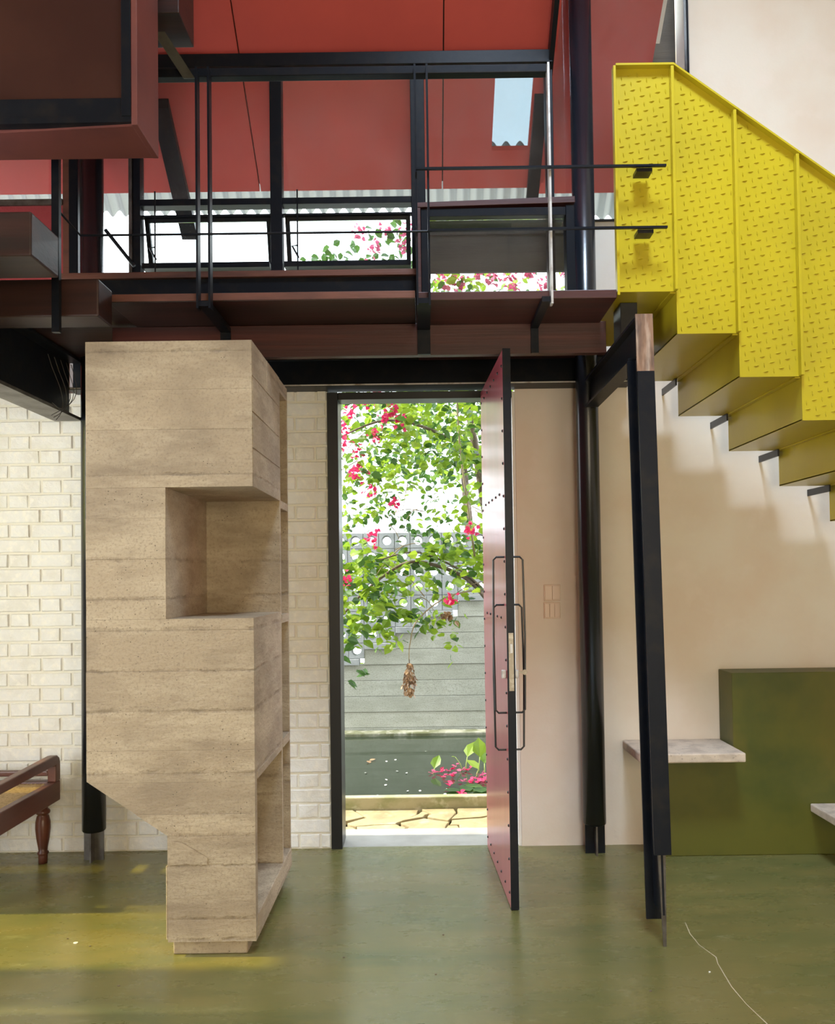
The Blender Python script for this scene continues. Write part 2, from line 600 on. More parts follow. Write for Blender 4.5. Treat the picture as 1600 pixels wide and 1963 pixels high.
def make_door_red():
    m, nt, nodes, links, b = new_mat('glossy_red_sheet')
    col = mix(nt, ramp(nt, pos_noise(nt, 4, 6, 0.6, (1, 1, 0.3)), 0.4, 0.7), (0.60, 0.12, 0.165), (0.50, 0.09, 0.125))
    links.new(col, b.inputs['Base Color'])
    b.inputs['Roughness'].default_value = 0.28
    b.inputs['Specular IOR Level'].default_value = 0.5
    b.inputs['Coat Weight'].default_value = 0.2
    b.inputs['Coat Roughness'].default_value = 0.18
    return m


M['door_red'] = make_door_red()

# ================================================================== THE SETTING
YW = 4.04      # inner face of the front wall
struct('floor', 'green polished cement floor', box(-3.3, 3.1, -2.6, YW + 0.02, -0.12, 0.0), M['floor'])
floor = bpy.data.objects['floor']
# pale crack running across the cement
cp = [(0.974, 3.133), (0.960, 3.033), (0.963, 2.939), (0.989, 2.846), (0.978, 2.797), (0.966, 2.642), (0.971, 2.536), (0.988, 2.424), (0.98, 2.25), (1.01, 2.1)]
cv, cf = [], []
for i, (x, y) in enumerate(cp):
    w = 0.0011 + 0.0006 * (i % 2)
    cv += [(x - w, y, 0.0006), (x + w, y, 0.0006)]
for i in range(len(cp) - 1):
    cf.append((2 * i, 2 * i + 1, 2 * i + 3, 2 * i + 2))
obj('crack', (cv, cf), M['crack'], floor, label='thin pale crack in the green floor')

# front wall: mortar backing behind the bricks, individual bricks proud of it
wall_front = struct('wall_front', 'front wall, white painted brick beside the doorway',
                    join(box(-3.3, -0.475, YW + 0.006, YW + 0.23, -0.05, 2.262)), M['mortar'])
CH, JT = 0.0737, 0.008


def brick_mesh(length, k):
    rnd = random.Random(k)
    h, d = CH - JT, 0.05
    e = 0.0045
    v = []
    for x, z in ((0, 0), (length, 0), (length, h), (0, h)):
        v.append((x, 0.008, z))
    for x, z in ((e, e), (length - e, e), (length - e, h - e), (e, h - e)):
        v.append((x + rnd.uniform(-.0015, .0015), rnd.uniform(-0.003, 0.002), z + rnd.uniform(-.0015, .0015)))
    for x, z in ((0, 0), (length, 0), (length, h), (0, h)):
        v.append((x, d, z))
    f = [(4, 5, 6, 7)]
    for i in range(4):
        j = (i + 1) % 4
        f.append((i, j, 4 + j, 4 + i))
        f.append((8 + i, 8 + j, j, i))
    return mesh('brick', (v, f))


brick_cache = {}
stuff_v, stuff_f = [], []
random.seed(3)


def put_brick(x0, x1, z, visible):
    global stuff_v, stuff_f
    ln = round(x1 - x0, 3)
    key = (ln, random.randint(0, 3))
    if key not in brick_cache:
        me = brick_mesh(ln, hash(key) % 1000)
        me.materials.append(M['brick'])
        brick_cache[key] = me
    me = brick_cache[key]
    dy = random.uniform(-0.0025, 0.0025)
    if visible:
        o = bpy.data.objects.new('brick', me)
        COL.objects.link(o)
        o.location = (x0, YW + dy, z)
        o.rotation_euler = (0, random.uniform(-0.006, 0.006), random.uniform(-0.008, 0.008))
        o.parent = wall_front
    else:
        n = len(stuff_v)
        stuff_v += [(p.co.x + x0, p.co.y + YW + dy, p.co.z + z) for p in me.vertices]
        stuff_f += [tuple(i + n for i in p.vertices) for p in me.polygons]


XR = -0.478
for r in range(31):
    z = 0.004 + r * CH
    if z + CH > 2.29:
        break
    x = XR - (0.0 if r % 2 else 0.055) - (0.004 * ((r * 7) % 3))
    # walk leftwards from the door jamb: closer at the jamb, then stretcher / header alternately
    first = XR
    if x < first - 0.01:
        put_brick(x + JT, first, z, True)
    k = 0 if r % 2 else 1
    while x > -2.75:
        ln = 0.2135 if k == 0 else 0.1035
        x0, x1 = x - ln, x
        vis = (x1 > -0.74) or (-2.26 < x1 and x0 < -1.52) or (z < 0.55 and -1.6 < x1 and x0 < -1.2)
        put_brick(round(x0 + JT, 4), round(x0 + JT, 4) + round(ln - JT, 4), z, vis)
        x = x0
        k = 1 - k
so = obj('brickwork', (stuff_v, stuff_f), M['brick'], wall_front, kind='stuff', label='further white painted bricks of the same wall')

# plaster part of the front wall, right of the doorway, with the opening of the upper glazing left free
pl = join(prism([(0.462, -0.05), (3.1, -0.05), (3.1, 5.6), (1.372, 5.6), (1.372, 3.10), (0.86, 3.10), (0.86, 2.27), (0.462, 2.27)], YW, YW + 0.22))
struct('wall_right_of_door', 'cream plastered wall behind the yellow stair', pl, M['plaster'])
struct('trim_1', 'plaster reveal of the doorway, daylight painted in as white', box(0.447, 0.4615, YW + 0.004, YW + 0.24, 0.0, 2.25), M['white'])  # daylight on the plaster reveal put in as white
struct('trim_2', 'dark capping on the plaster parapet under the upper glass', box(0.862, 1.371, YW - 0.004, YW + 0.2, 3.101, 3.112), M['black'])
struct('trim_3', 'white reveal beside the tall upper glass', box(1.352, 1.371, YW + 0.002, YW + 0.15, 3.113, 5.6), M['white'])
# red parapet left of the left column
struct('wall_upper_left', 'rough red painted parapet wall beside the round column',
       box(-3.3, -1.775, YW - 0.03, YW + 0.2, 2.27, 3.205), M['red_wall'])
struct('trim_4', 'brown timber reveal at the end of the red parapet', box(-1.775, -1.742, YW - 0.035, YW + 0.2, 2.27, 3.95), M['wood_edge'])
struct('trim_5', 'grey capping on the red parapet', box(-3.3, -1.776, YW - 0.04, YW + 0.2, 3.206, 3.235), M['steel_grey'])

# side and rear walls: only openings for daylight, outside the picture
LW = []
for y0, y1, z0, z1 in ((-2.6, 0.2, 0, 4.2), (0.2, 2.6, 2.7, 4.2), (0.2, 2.6, 0, 0.35), (2.6, 2.85, 0, 4.2), (2.85, 3.335, 0, 0.9), (2.85, 3.335, 2.55, 4.2),
                       (3.335, 3.36, 0, 4.2), (3.36, 3.385, 0, 0.9), (3.36, 3.385, 2.3, 4.2), (3.385, 3.77, 0, 4.2), (3.77, 3.87, 0, 0.9), (3.77, 3.87, 2.2, 4.2), (3.87, 4.3, 0, 4.2)):
    LW.append(box(-3.4, -3.25, y0, y1, z0, z1))
gv = [(x, y, z) for x in (-3.4, -3.25) for y, z in ((-2.6, 4.2), (3.66, 4.2), (0.3, 7.13), (-2.6, 7.13))]
LW.append((gv, [(0, 1, 2, 3), (7, 6, 5, 4), (0, 4, 5, 1), (1, 5, 6, 2), (2, 6, 7, 3), (3, 7, 4, 0)]))
struct('wall_left', 'white painted side wall with window openings', join(*LW), M['white'])
struct('sun_tint_pane', 'unseen yellow pane added to tint and dim the sun patches', box(-3.33, -3.32, 2.84, 3.88, 0.89, 2.56), M['glass_yellow'])  # pane added to colour and weaken the sun stripes on the floor
struct('sun_block_slab', 'unseen slab added to keep the sun off the floor', box(-6.6, -3.4, -0.5, 2.6, 2.75, 2.85), M['white'])  # added out of view to block sun from the side opening
struct('wall_right', 'cream plastered side wall', box(3.1, 3.25, -2.75, 4.3, 0, 8.3), M['plaster'])
struct('wall_back', 'cream plastered rear wall with wide opening',
       join(box(-3.4, 0.2, -2.75, -2.6, 0, 7.2), box(1.6, 3.1, -2.75, -2.6, 0, 8.2), box(0.2, 1.6, -2.75, -2.6, 2.5, 8.2)), M['plaster'])


# sloping red ceiling ------------------------------------------------
def rz(y, off=0.0):
    return 3.89 - 0.87 * (y - 4.04) + off


def slab(x0, x1, y0, y1, off0, off1):
    v = []
    for off in (off0, off1):
        v += [(x0, y0, rz(y0, off)), (x1, y0, rz(y0, off)), (x1, y1, rz(y1, off)), (x0, y1, rz(y1, off))]
    return v, [(0, 1, 2, 3), (7, 6, 5, 4), (0, 4, 5, 1), (1, 5, 6, 2), (2, 6, 7, 3), (3, 7, 4, 0)]


ceiling = struct('ceiling', 'sloping red painted ceiling running out to the eave')
YE, YT = 4.492, 0.3
G = 0.0035


def panel(geo):
    return obj('ceiling_panel', geo, M['red_ceiling'], ceiling)


panel(slab(-3.4, -1.90 - G, YT, YE, 0, 0.025))
panel(slab(-1.90 + G, -0.887 - G, YT, YE, 0, 0.025))
panel(slab(-0.887 + G, 0.129 - G, YT, YE, 0, 0.025))
# the last panel has the small skylight in the eave and the big one higher up
HX0, HX1, HY0, HY1 = 0.393, 0.588, 4.045, 4.34
SX0, SX1, SY0, SY1 = 0.140, 0.640, 0.50, 1.45
XF, UP = 0.676, 0.36                     # the ceiling steps up beyond the fin
panel(join(slab(0.129 + G, HX0, SY1, YE, 0, 0.025), slab(HX0, HX1, SY1, HY0, 0, 0.025), slab(HX0, HX1, HY1, YE, 0, 0.025),
           slab(HX1, XF, SY1, YE, 0, 0.025), slab(0.129 + G, XF, YT, SY0, 0, 0.025)))
panel(join(slab(XF, 1.25, SY1, 4.785, UP, UP + 0.025), slab(XF, 1.25, YT, SY0, UP, UP + 0.025)))
obj('step_board', slab(XF, XF + 0.02, YT, YE, 0.026, UP), M['red_ceiling'], ceiling)
BX, BY = 0.06, 0.10                      # clearance of the roof deck round the small skylight
obj('roof_deck', join(slab(-3.4, 0.131, YT, YE - 0.01, 0.03, 0.09),
                      slab(0.131, XF, YT, SY0, 0.03, 0.09), slab(0.131, HX0 - BX, SY1, YE - 0.01, 0.03, 0.09), slab(HX0 - BX, HX1 + BX, SY1, HY0 - BY, 0.03, 0.09),
                      slab(HX0 - BX, HX1 + BX, HY1 + BY, YE - 0.01, 0.03, 0.09), slab(HX1 + BX, XF, SY1, YE - 0.01, 0.03, 0.09),
                      slab(XF, 1.25, SY1, 4.77, UP + 0.03, UP + 0.09), slab(XF, 1.25, YT, SY0, UP + 0.03, UP + 0.09)), M['roof_deck'], ceiling)
obj('skylight_sheet', slab(HX0 - 0.02, HX1 + 0.02, HY0 - 0.02, HY1 + 0.02, 0.0258, 0.0285), M['glass_frost'], ceiling, label='translucent sheet over the small skylight in the eave')
obj('skylight_sheet', join(slab(SX0 - 0.02, XF - 0.001, SY0 - 0.02, SY1 + 0.02, 0.0955, 0.0985), slab(XF, 1.25, SY0 - 0.02, SY1 + 0.02, UP + 0.0955, UP + 0.0985)), M['block_sheet'], ceiling, label='opaque sheet added to shut sky and sun out of the large skylight')  # large cover is opaque, added to block sky and sun
obj('high_roof', join(slab(1.25, 3.2, YT, 4.2, 1.0, 1.06), box(-3.4, 1.26, -2.75, YT, rz(YT), rz(YT) + 0.06), box(1.25, 3.2, -2.75, YT, rz(YT, 1.0), rz(YT, 1.06)), slab(1.25, 1.27, YT, 4.2, UP, 1.0),
                      box(1.25, 1.27, -2.7, YT, rz(YT), rz(YT, 1.06))), M['white'], ceiling)
# corrugated eave sheet
ev, ef = [], []
N = 620
for i in range(N + 1):
    x = -3.0 + 3.68 * i / N
    w = 0.018 * math.sin(2 * math.pi * x / 0.0765)
    for y in (4.40, 4.668):
        ev.append((x, y, rz(y, 0.118) + w))
for i in range(N):
    ef.append((2 * i, 2 * i + 2, 2 * i + 3, 2 * i + 1))
eave = obj('eave_sheet', (ev, ef), M['corrugated'], smooth=True)
ev, ef = [], []
for i in range(121):
    x = 0.69 + 0.565 * i / 120
    w = 0.018 * math.sin(2 * math.pi * x / 0.0765)
    for y in (4.70, 4.99):
        ev.append((x, y, rz(y, UP + 0.118) + w))
for i in range(120):
    ef.append((2 * i, 2 * i + 2, 2 * i + 3, 2 * i + 1))
tag(obj('eave_sheet', (ev, ef), M['corrugated'], smooth=True), 'short white corrugated roof sheet beyond the tall fixed glass', 'roof sheet')
tag(eave, 'white corrugated roof sheet edging the eave beyond the glass', 'roof sheet')
# steel rafters carrying the eave, and the fin under the ceiling
for nm, x0, x1, y0, y1, lab in (('eave_rafter', -1.375, -1.285, 4.13, 4.66, 'dark steel rafter under the eave, beside the tilted sashes'),
                                ('eave_rafter', 0.60, 0.665, 4.13, 4.62, 'dark steel rafter under the eave, beside the small skylight'),
                                ('ceiling_fin', 0.648, 0.672, 2.6, 4.03, 'black steel fin running up the red ceiling')):
    d = 0.10 if nm == 'ceiling_fin' else 0.05
    tag(obj(nm, slab(x0, x1, y0, y1, -d, -0.001), M['steel']), lab, 'rafter' if nm != 'ceiling_fin' else 'beam')

# ================================================================== UPPER GLAZING
YG = 4.0
win = struct('window_1', 'black steel framed upper window with red ceiling behind its glass')


def bar(name, x0, x1, z0, z1, y0=YG - 0.02, y1=YG + 0.04, m='steel', parent=win):
    return obj(name, box(x0, x1, y0, y1, z0, z1), M[m], parent, bevel=0.002)


bar('head_rail', -1.74, 0.665, 3.862, 3.925, YG - 0.05, YG + 0.035)
bar('mullion', -1.735, -1.69, 2.80, 3.86)
bar('mullion', -1.42, -1.382, 2.80, 3.86)
bar('mullion', -0.738, -0.680, 2.80, 3.86)
bar('mullion', -0.040, 0.030, 2.44, 3.86)
bar('mullion', 0.632, 0.668, 2.44, 3.86)
bar('mullion_lit_face', -1.436, -1.4205, 2.80, 3.86, YG - 0.03, YG + 0.04, 'steel_grey')  # lit side of the mullion put on as a grey strip
for x0, x1 in ((-1.382, -0.738), (-0.680, -0.040)):
    bar('transom', x0, x1, 3.184, 3.216)
    bar('transom', x0, x1, 3.136, 3.146, YG, YG + 0.03)
for x0, x1, z0, z1 in ((-1.69, -1.436, 2.80, 3.86), (-1.382, -0.738, 3.216, 3.86), (-0.680, -0.040, 3.216, 3.86), (0.030, 0.632, 3.09, 3.86)):
    obj('pane', box(x0, x1, YG + 0.004, YG + 0.008, z0, z1), M['glass'], win)
# tilted awning sashes (hinged at the top, pushed outwards)
for x0, x1 in ((-1.375, -0.745), (-0.673, -0.047)):
    t = math.radians(17)
    zt, L = 3.140, 0.30

    def sp(u, dz, off):
        # u across, dz down along sash
        return (u, YG + 0.02 + dz * math.sin(t) + off * math.cos(t), zt - dz * math.cos(t) + off * math.sin(t))

    def sbar(u0, u1, d0, d1):
        pts = [sp(u0, d1, 0), sp(u1, d1, 0), sp(u1, d0, 0), sp(u0, d0, 0), sp(u0, d1, 0.02), sp(u1, d1, 0.02), sp(u1, d0, 0.02), sp(u0, d0, 0.02)]
        return hexa(pts)
    s = obj('awning_sash', join(sbar(x0, x1, 0, 0.022), sbar(x0, x1, L - 0.03, L), sbar(x0, x0 + 0.022, 0.022, L - 0.03), sbar(x1 - 0.022, x1, 0.022, L - 0.03)), M['steel'], win)
    pg = [sp(x0 + 0.022, L - 0.03, 0.008), sp(x1 - 0.022, L - 0.03, 0.008), sp(x1 - 0.022, 0.022, 0.008), sp(x0 + 0.022, 0.022, 0.008)]
    pg += [(a, b + 0.004, c) for a, b, c in pg]
    obj('pane', hexa(pg), M['glass_clear'], s)
    obj('stay', tube([(x0 + 0.07, YG - 0.03, 3.25), (x0 + 0.07, YG - 0.03, 2.80)], 0.004, 6), M['steel'], win)
    obj('latch', tube([(x0 + 0.075, YG - 0.03, 2.91), (x0 + 0.045, YG - 0.04, 2.965), (x0 + 0.07, YG - 0.03, 2.972)], 0.005, 6), M['steel'], win)
    bar('bottom_rail', x0, x1, 2.872, 2.899)
obj('rod_reflection', tube([(-1.53, 3.92, 3.04), (-1.39, 3.92, 2.86)], 0.009, 8), M['steel'], win)  # solid rod put in for a reflection of the railing bend
# sill below the left part of the window
sill = struct('trim_6', 'worn timber sill capping a dark steel channel under the upper window',
              box(-1.74, -0.02, 3.86, 4.05, 2.778, 2.808), M['wood_edge'], bevel=0.003)
obj('channel', box(-1.74, -0.02, 3.88, 4.04, 2.44, 2.777), M['steel'], sill)

# boxed window in the walkway
wb = struct('window_2', 'boxed low window with timber lining and black frame')
YB = 3.75
obj('lining', hexa([(-0.02, YB, 3.052), (0.725, YB, 3.066), (0.725, YB, 3.096), (-0.02, YB, 3.075), (-0.02, 3.98, 3.052), (0.725, 3.98, 3.066), (0.725, 3.98, 3.096), (-0.02, 3.98, 3.075)]), M['wood_red'], wb, bevel=0.002)
obj('lining', box(-0.02, 0.004, YB, 3.975, 2.43, 3.05), M['wood_red'], wb, bevel=0.002)
obj('frame', box(0.005, 0.045, YB + 0.01, 3.9, 2.43, 3.05), M['steel'], wb, bevel=0.002)
obj('frame', box(0.683, 0.722, YB + 0.01, 3.83, 2.43, 3.06), M['steel'], wb, bevel=0.002)
obj('frame', box(0.046, 0.682, YB + 0.01, 3.9, 3.012, 3.05), M['steel'], wb, bevel=0.002)
obj('pane', box(0.046, 0.682, 3.80, 3.804, 2.43, 3.011), M['glass'], wb)
# grey boards of the added shutter outside that window
shut = thing('outer_boarding', 'added grey shutter outside the boxed low window', 'boarding', (0.4, 4.2, 2.92))  # boards added for the dark bands behind the glass
for i, (a, b) in enumerate(((3.112, 3.235), (3.012, 3.115), (2.915, 3.016))):
    obj('board', box(0.045 - 0.02, 0.80, 4.2 + 0.012 * (i % 2), 4.225 + 0.012 * (i % 2), a, b), M['grey_board'], shut, bevel=0.003)
obj('rail', box(0.03, 0.055, 4.225, 4.25, 2.90, 3.23), M['steel'], shut)

# tall pane right of the column
w3 = struct('window_3', 'tall dusty fixed glass between round column and white wall')
obj('pane', box(0.672, 1.350, YG + 0.004, YG + 0.008, 3.113, 4.9), M['glass'], w3)
obj('frame', box(1.342, 1.352, YG - 0.01, YG + 0.03, 3.113, 4.9), M['steel'], w3)
w4 = struct('window_4', 'fixed glass above the red parapet')
obj('pane', box(-3.2, -1.776, YG + 0.004, YG + 0.008, 3.236, 3.92), M['glass'], w4)
struct('wall_outer', 'grey cement wall outside beyond the tall glass', box(1.265, 1.6, 4.32, 5.0, 0.0, 5.6), M['grey_board'])

# ================================================================== STEEL STRUCTURE


def column(x, y, ztop, label):
    t = thing('steel_column', label, 'column', (x, y, 0), group='round steel columns')
    r = 0.054
    obj('shaft', lathe([(r, 0.145), (r, ztop)], 36, (x, y, 0)), M['steel_gloss'], t, smooth=False)
    for p in t.children[0].data.polygons:
        p.use_smooth = len(p.vertices) == 4
    obj('cap_plate', lathe([(r * 0.93, 0.139), (r, 0.1449)], 36, (x, y, 0)), M['steel'], t)
    obj('foot_plate', box(x - 0.047, x + 0.047, y - 0.004, y + 0.004, 0.0, 0.1385), M['steel_grey'] if x < 0 else M['steel'], t)
    obj('foot_plate', join(box(x - 0.004, x + 0.004, y - 0.047, y - 0.0042, 0.0, 0.1385), box(x - 0.004, x + 0.004, y + 0.0042, y + 0.047, 0.0, 0.1385)), M['steel_grey'], t)
    return t


column(-1.597, 3.925, rz(3.925) - 0.02, 'round dark steel column standing behind the concrete shelving block')
column(0.798, 3.925, rz(3.925) + UP - 0.06, 'round dark steel column standing between doorway and stair')

# I-beam over the doorway
t = thing('steel_beam', 'dark I-beam spanning above the doorway', 'beam', (-0.4, 3.98, 2.265))
obj('flange', box(-1.72, 1.02, 3.93, 4.06, 2.262, 2.274), M['steel'], t)
obj('flange', box(-1.72, 1.02, 3.93, 4.06, 2.405, 2.417), M['steel'], t)
obj('web', box(-1.72, 1.02, 3.99, 4.0, 2.2745, 2.4045), M['steel'], t)
obj('flange_glint', box(-1.72, 1.02, 3.9285, 3.9298, 2.4085, 2.4165), M['bare_lit_steel'], t, label='highlight painted along the top flange edge')  # edge highlight put on as a pale strip
obj('flange_glint', box(-1.72, 1.02, 3.9285, 3.9298, 2.2645, 2.2715), M['bare_lit_steel'], t, label='highlight painted along the bottom flange edge')
# I-beam running towards the viewer on the left
t = thing('steel_beam', 'deep dark I-beam meeting the left round column with loose wires', 'beam', (-1.715, 3.9, 2.108))
obj('flange', box(-1.78, -1.65, -1.0, 3.925, 2.108, 2.122), M['steel_grey'], t)  # grey underside: floor bounce put into the colour
obj('flange', box(-1.78, -1.65, -1.0, 3.925, 2.39, 2.404), M['steel'], t)
obj('web', box(-1.72, -1.71, -1.0, 3.925, 2.1225, 2.3895), M['steel'], t)
# wires dangling at that beam
wt = thing('cable_bundle', 'loose thin wires looped over the deep dark beam', 'cable', (-1.65, 3.6, 2.1))
random.seed(11)
for k in range(5):
    pts = []
    y0 = 3.55 + 0.03 * k
    for i in range(9):
        u = i / 8
        pts.append((-1.640 + 0.006 * k + 0.01 * math.sin(5 * u), y0 + 0.13 * math.sin(2.6 * u + k * 0.3) * (0.5 + u), 2.33 - 0.27 * u ** 0.8 + 0.06 * max(0, u - 0.8) * 5 * (k % 2)))
    obj('wire', tube(pts, 0.0016, 5), M['steel_grey'], wt)

# post-and-arm frame on the right: post of two flanges and a web, arm to the column
t = thing('steel_post_frame', 'black steel post with arm reaching back to the right round column', 'post', (0.838, 2.93, 0))


def lean(x0, x1, y0, y1, z0, z1):
    # the post leans slightly: top further to the left
    def dx(z):
        return 0.838 - 0.0145 * z
    return hexa([(dx(z0) + x0, y0, z0), (dx(z0) + x1, y0, z0), (dx(z1) + x1, y0, z1), (dx(z1) + x0, y0, z1),
                 (dx(z0) + x0, y1, z0), (dx(z0) + x1, y1, z0), (dx(z1) + x1, y1, z1), (dx(z1) + x0, y1, z1)])


obj('front_flange', lean(-0.030, 0.032, 2.920, 2.930, 0.326, 2.06), M['steel'], t, bevel=0.001)
obj('sunlit_top', lean(-0.030, 0.032, 2.920, 2.930, 2.0605, 2.268), M['sunlit_brown'], t, label='brown top of the black post, sun patch painted on')  # sun patch built as a separate brown piece
obj('rear_flange', lean(-0.033, 0.029, 3.045, 3.055, 0.05, 2.13), M['steel'], t, bevel=0.001)
obj('web', lean(-0.004, 0.004, 2.9305, 3.0445, 0.11, 2.13), M['steel'], t)
obj('foot', hexa([(0.833, 2.931, 0.0), (0.844, 2.931, 0.0), (0.847, 2.931, 0.325), (0.821, 2.931, 0.325), (0.833, 2.937, 0.0), (0.844, 2.937, 0.0), (0.847, 2.945, 0.325), (0.821, 2.945, 0.325)]), M['steel_grey'], t, label='tapered grey foot blade of the post')
ax = 0.812
obj('arm_flange', box(ax - 0.032, ax + 0.030, 2.9305, 3.875, 2.256, 2.268), M['steel'], t, bevel=0.001)
obj('arm_flange', box(ax - 0.032, ax + 0.030, 3.056, 3.875, 2.131, 2.143), M['steel'], t, bevel=0.001)
obj('arm_web', box(ax - 0.005, ax + 0.003, 2.9305, 3.875, 2.1435, 2.2555), M['steel'], t)

# ================================================================== WALKWAY BALCONY
t = thing('walkway_balcony', 'dark timber walkway with thin steel railing above the doorway', 'balcony', (-0.2, 3.5, 2.26))
YD = 3.10
obj('deck_board', box(-1.20, -0.022, YD, 3.95, 2.397, 2.430), M['wood_dark'], t, bevel=0.003)
obj('deck_lit_edge', box(-1.20, -0.022, YD - 0.004, YD - 0.0005, 2.400, 2.427), M['wood_edge'], t, label='pale edge of the walkway board, lit tone painted on')  # lit front edge painted as a paler strip
obj('deck_board', box(-0.015, 0.752, YD - 0.006, 3.95, 2.388, 2.421), M['wood_red'], t, bevel=0.003)
obj('fascia', box(-1.30, 0.778, 3.40, 3.44, 2.262, 2.396), M['wood_red'], t, bevel=0.002)
obj('underboard', box(-1.9, -1.21, 3.12, 3.95, 2.41, 2.44), M['wood_dark'], t)
obj('handrail', box(-1.32, 0.510, YD - 0.02, YD + 0.02, 3.263, 3.295), M['steel'], t, bevel=0.003)
for x in (-0.846, -0.800, -0.012, 0.034, 0.498):
    obj('baluster', box(x - 0.004, x + 0.004, YD - 0.045, YD - 0.0075, 2.357, 3.285), M['bare_lit_steel'] if x > 0.4 else M['steel'], t)
for x0, x1 in ((-0.842, -0.80), (-0.016, 0.038), (0.46, 0.492)):
    obj('bracket', join(box(x0, x1, YD - 0.04, 3.40, 2.366, 2.386), box(x0, x1, 3.388, 3.3995, 2.262, 2.365)), M['steel'], t)
for z in (2.873, 2.637):
    obj('rail', box(-0.012 if z > 2.8 else 0.03, 0.935, YD - 0.062, YD - 0.050, z - 0.004, z + 0.004), M['steel'], t)
    obj('rail_clip', box(0.825, 0.885, YD - 0.049, YD + 0.005, z - 0.018, z - 0.004), M['black'], t)
obj('rail_rod', tube([(-1.325, 2.95, 2.69), (-1.285, 3.05, 2.638), (-0.85, 3.05, 2.637), (0.034, 3.05, 2.636)], 0.0045, 8), M['steel'], t)

# ================================================================== LEFT STEPS, HANGING BOX
tag(obj('timber_step', box(-2.6, -1.255, 2.60, 2.80, 2.381, 2.526), M['wood_dark'], bevel=0.006), 'thick dark timber step hanging above the deep steel beam, the higher one', 'step')
tag(obj('timber_step', box(-2.6, -1.178, 2.95, 3.085, 2.297, 2.436), M['wood_dark'], bevel=0.006), 'thick dark timber step at the end of the walkway, the lower one', 'step')
tag(obj('hanger_bar', box(-1.338, -1.311, 2.925, 2.945, 2.233, 3.9), M['steel']), 'dark flat steel bar hanging past the thick timber steps', 'bar')

t = thing('hanging_box', 'dull red box with black steel front frame hanging from the roof', 'box', (-1.3, 2.7, 2.8))
YN, YF = 2.60, 2.80
XB = -0.906
# casing: right cheek and bottom board (front edge skewed)
obj('side_board', box(XB - 0.02, XB, YN - 0.012, YF, 2.797, 4.6), M['box_red'], t, bevel=0.002)
obj('bottom_board', hexa([(-2.4, 2.70, 2.799), (XB - 0.0203, YN, 2.799), (XB - 0.0203, YN, 2.825), (-2.4, 2.70, 2.825), (-2.4, YF, 2.799), (XB - 0.0203, YF, 2.799), (XB - 0.0203, YF, 2.825), (-2.4, YF, 2.825)]), M['box_red'], t)
obj('frame', hexa([(-2.4, YN - 0.012, 2.80), (XB - 0.0205, YN - 0.012, 2.807), (XB - 0.0205, YN - 0.012, 2.825), (-2.4, YN - 0.012, 2.825), (-2.4, YN + 0.02, 2.80), (XB - 0.0205, YN + 0.02, 2.807), (XB - 0.0205, YN + 0.02, 2.825), (-2.4, YN + 0.02, 2.825)]), M['steel'], t)
obj('frame', box(-2.4, XB - 0.052, YN - 0.006, YN + 0.03, 2.826, 2.89), M['steel'], t, bevel=0.002)
obj('frame', box(XB - 0.0515, XB - 0.0205, YN - 0.014, YN + 0.03, 2.826, 4.6), M['steel'], t, bevel=0.002)
obj('panel', box(-2.4, XB - 0.052, YN + 0.012, YN + 0.02, 2.8905, 4.6), M['box_panel'], t)
obj('back_board', box(-2.4, XB - 0.021, YF - 0.02, YF, 2.826, 4.6), M['box_red'], t)
tag(obj('timber_block', box(-1.12, -0.842, 2.83, 3.02, 3.335, 3.98), M['wood_dark'], bevel=0.003), 'dark timber block hanging behind the dull red box', 'block')
tag(obj('brace', hexa([(-0.965, 2.925, 3.333), (-0.922, 2.925, 3.333), (-0.855, 3.072, 3.252), (-0.898, 3.072, 3.252), (-0.965, 2.931, 3.333), (-0.922, 2.931, 3.333), (-0.855, 3.078, 3.252), (-0.898, 3.078, 3.252)]), M['steel_grey']), 'sloping grey flat steel brace from timber block to handrail', 'brace')

# ================================================================== CONCRETE SHELVING BLOCK
t = thing('concrete_shelving', 'board-marked concrete shelving block with open niche and stepped foot', 'shelving', (-0.8, 3.2, 0))
XL, XRr, Y0, Y1, Y2 = -1.206, -0.61, 2.90, 3.45, 3.66
random.seed(5)


def left_edge(z):
    if z >= 0.618:
        return XL
    if z >= 0.425:
        return XL + (0.618 - z) / (0.618 - 0.425) * (-0.921 - XL)
    return -0.921


def band(z0, z1, x_right=XRr, y_back=Y1, parent=t):
    zs = [z0] + [k for k in (0.425, 0.618) if z0 < k < z1] + [z1]
    e_ = 0.00025
    poly = [(x_right, z0 + e_), (x_right, z1 - e_)] + [(left_edge(z), min(max(z, z0 + e_), z1 - e_)) for z in reversed(zs)]
    poly = [(a, b) for a, b in poly][::-1]
    o = obj('cast_band', prism(poly, Y0 + random.uniform(-0.0016, 0.0016), y_back), M['concrete'], parent)
    return o


for a, b in ((2.150, 2.187), (2.012, 2.150), (1.868, 2.012), (1.705, 1.868), (1.660, 1.705)):
    band(a, b)
for a, b in ((1.55, 1.66), (1.405, 1.55), (1.262, 1.405), (1.19, 1.262)):
    band(a, b, x_right=-0.922)
for a, b in ((1.150, 1.19), (1.005, 1.150), (0.865, 1.005), (0.725, 0.865), (0.645, 0.725), (0.612, 0.645)):
    band(a, b)
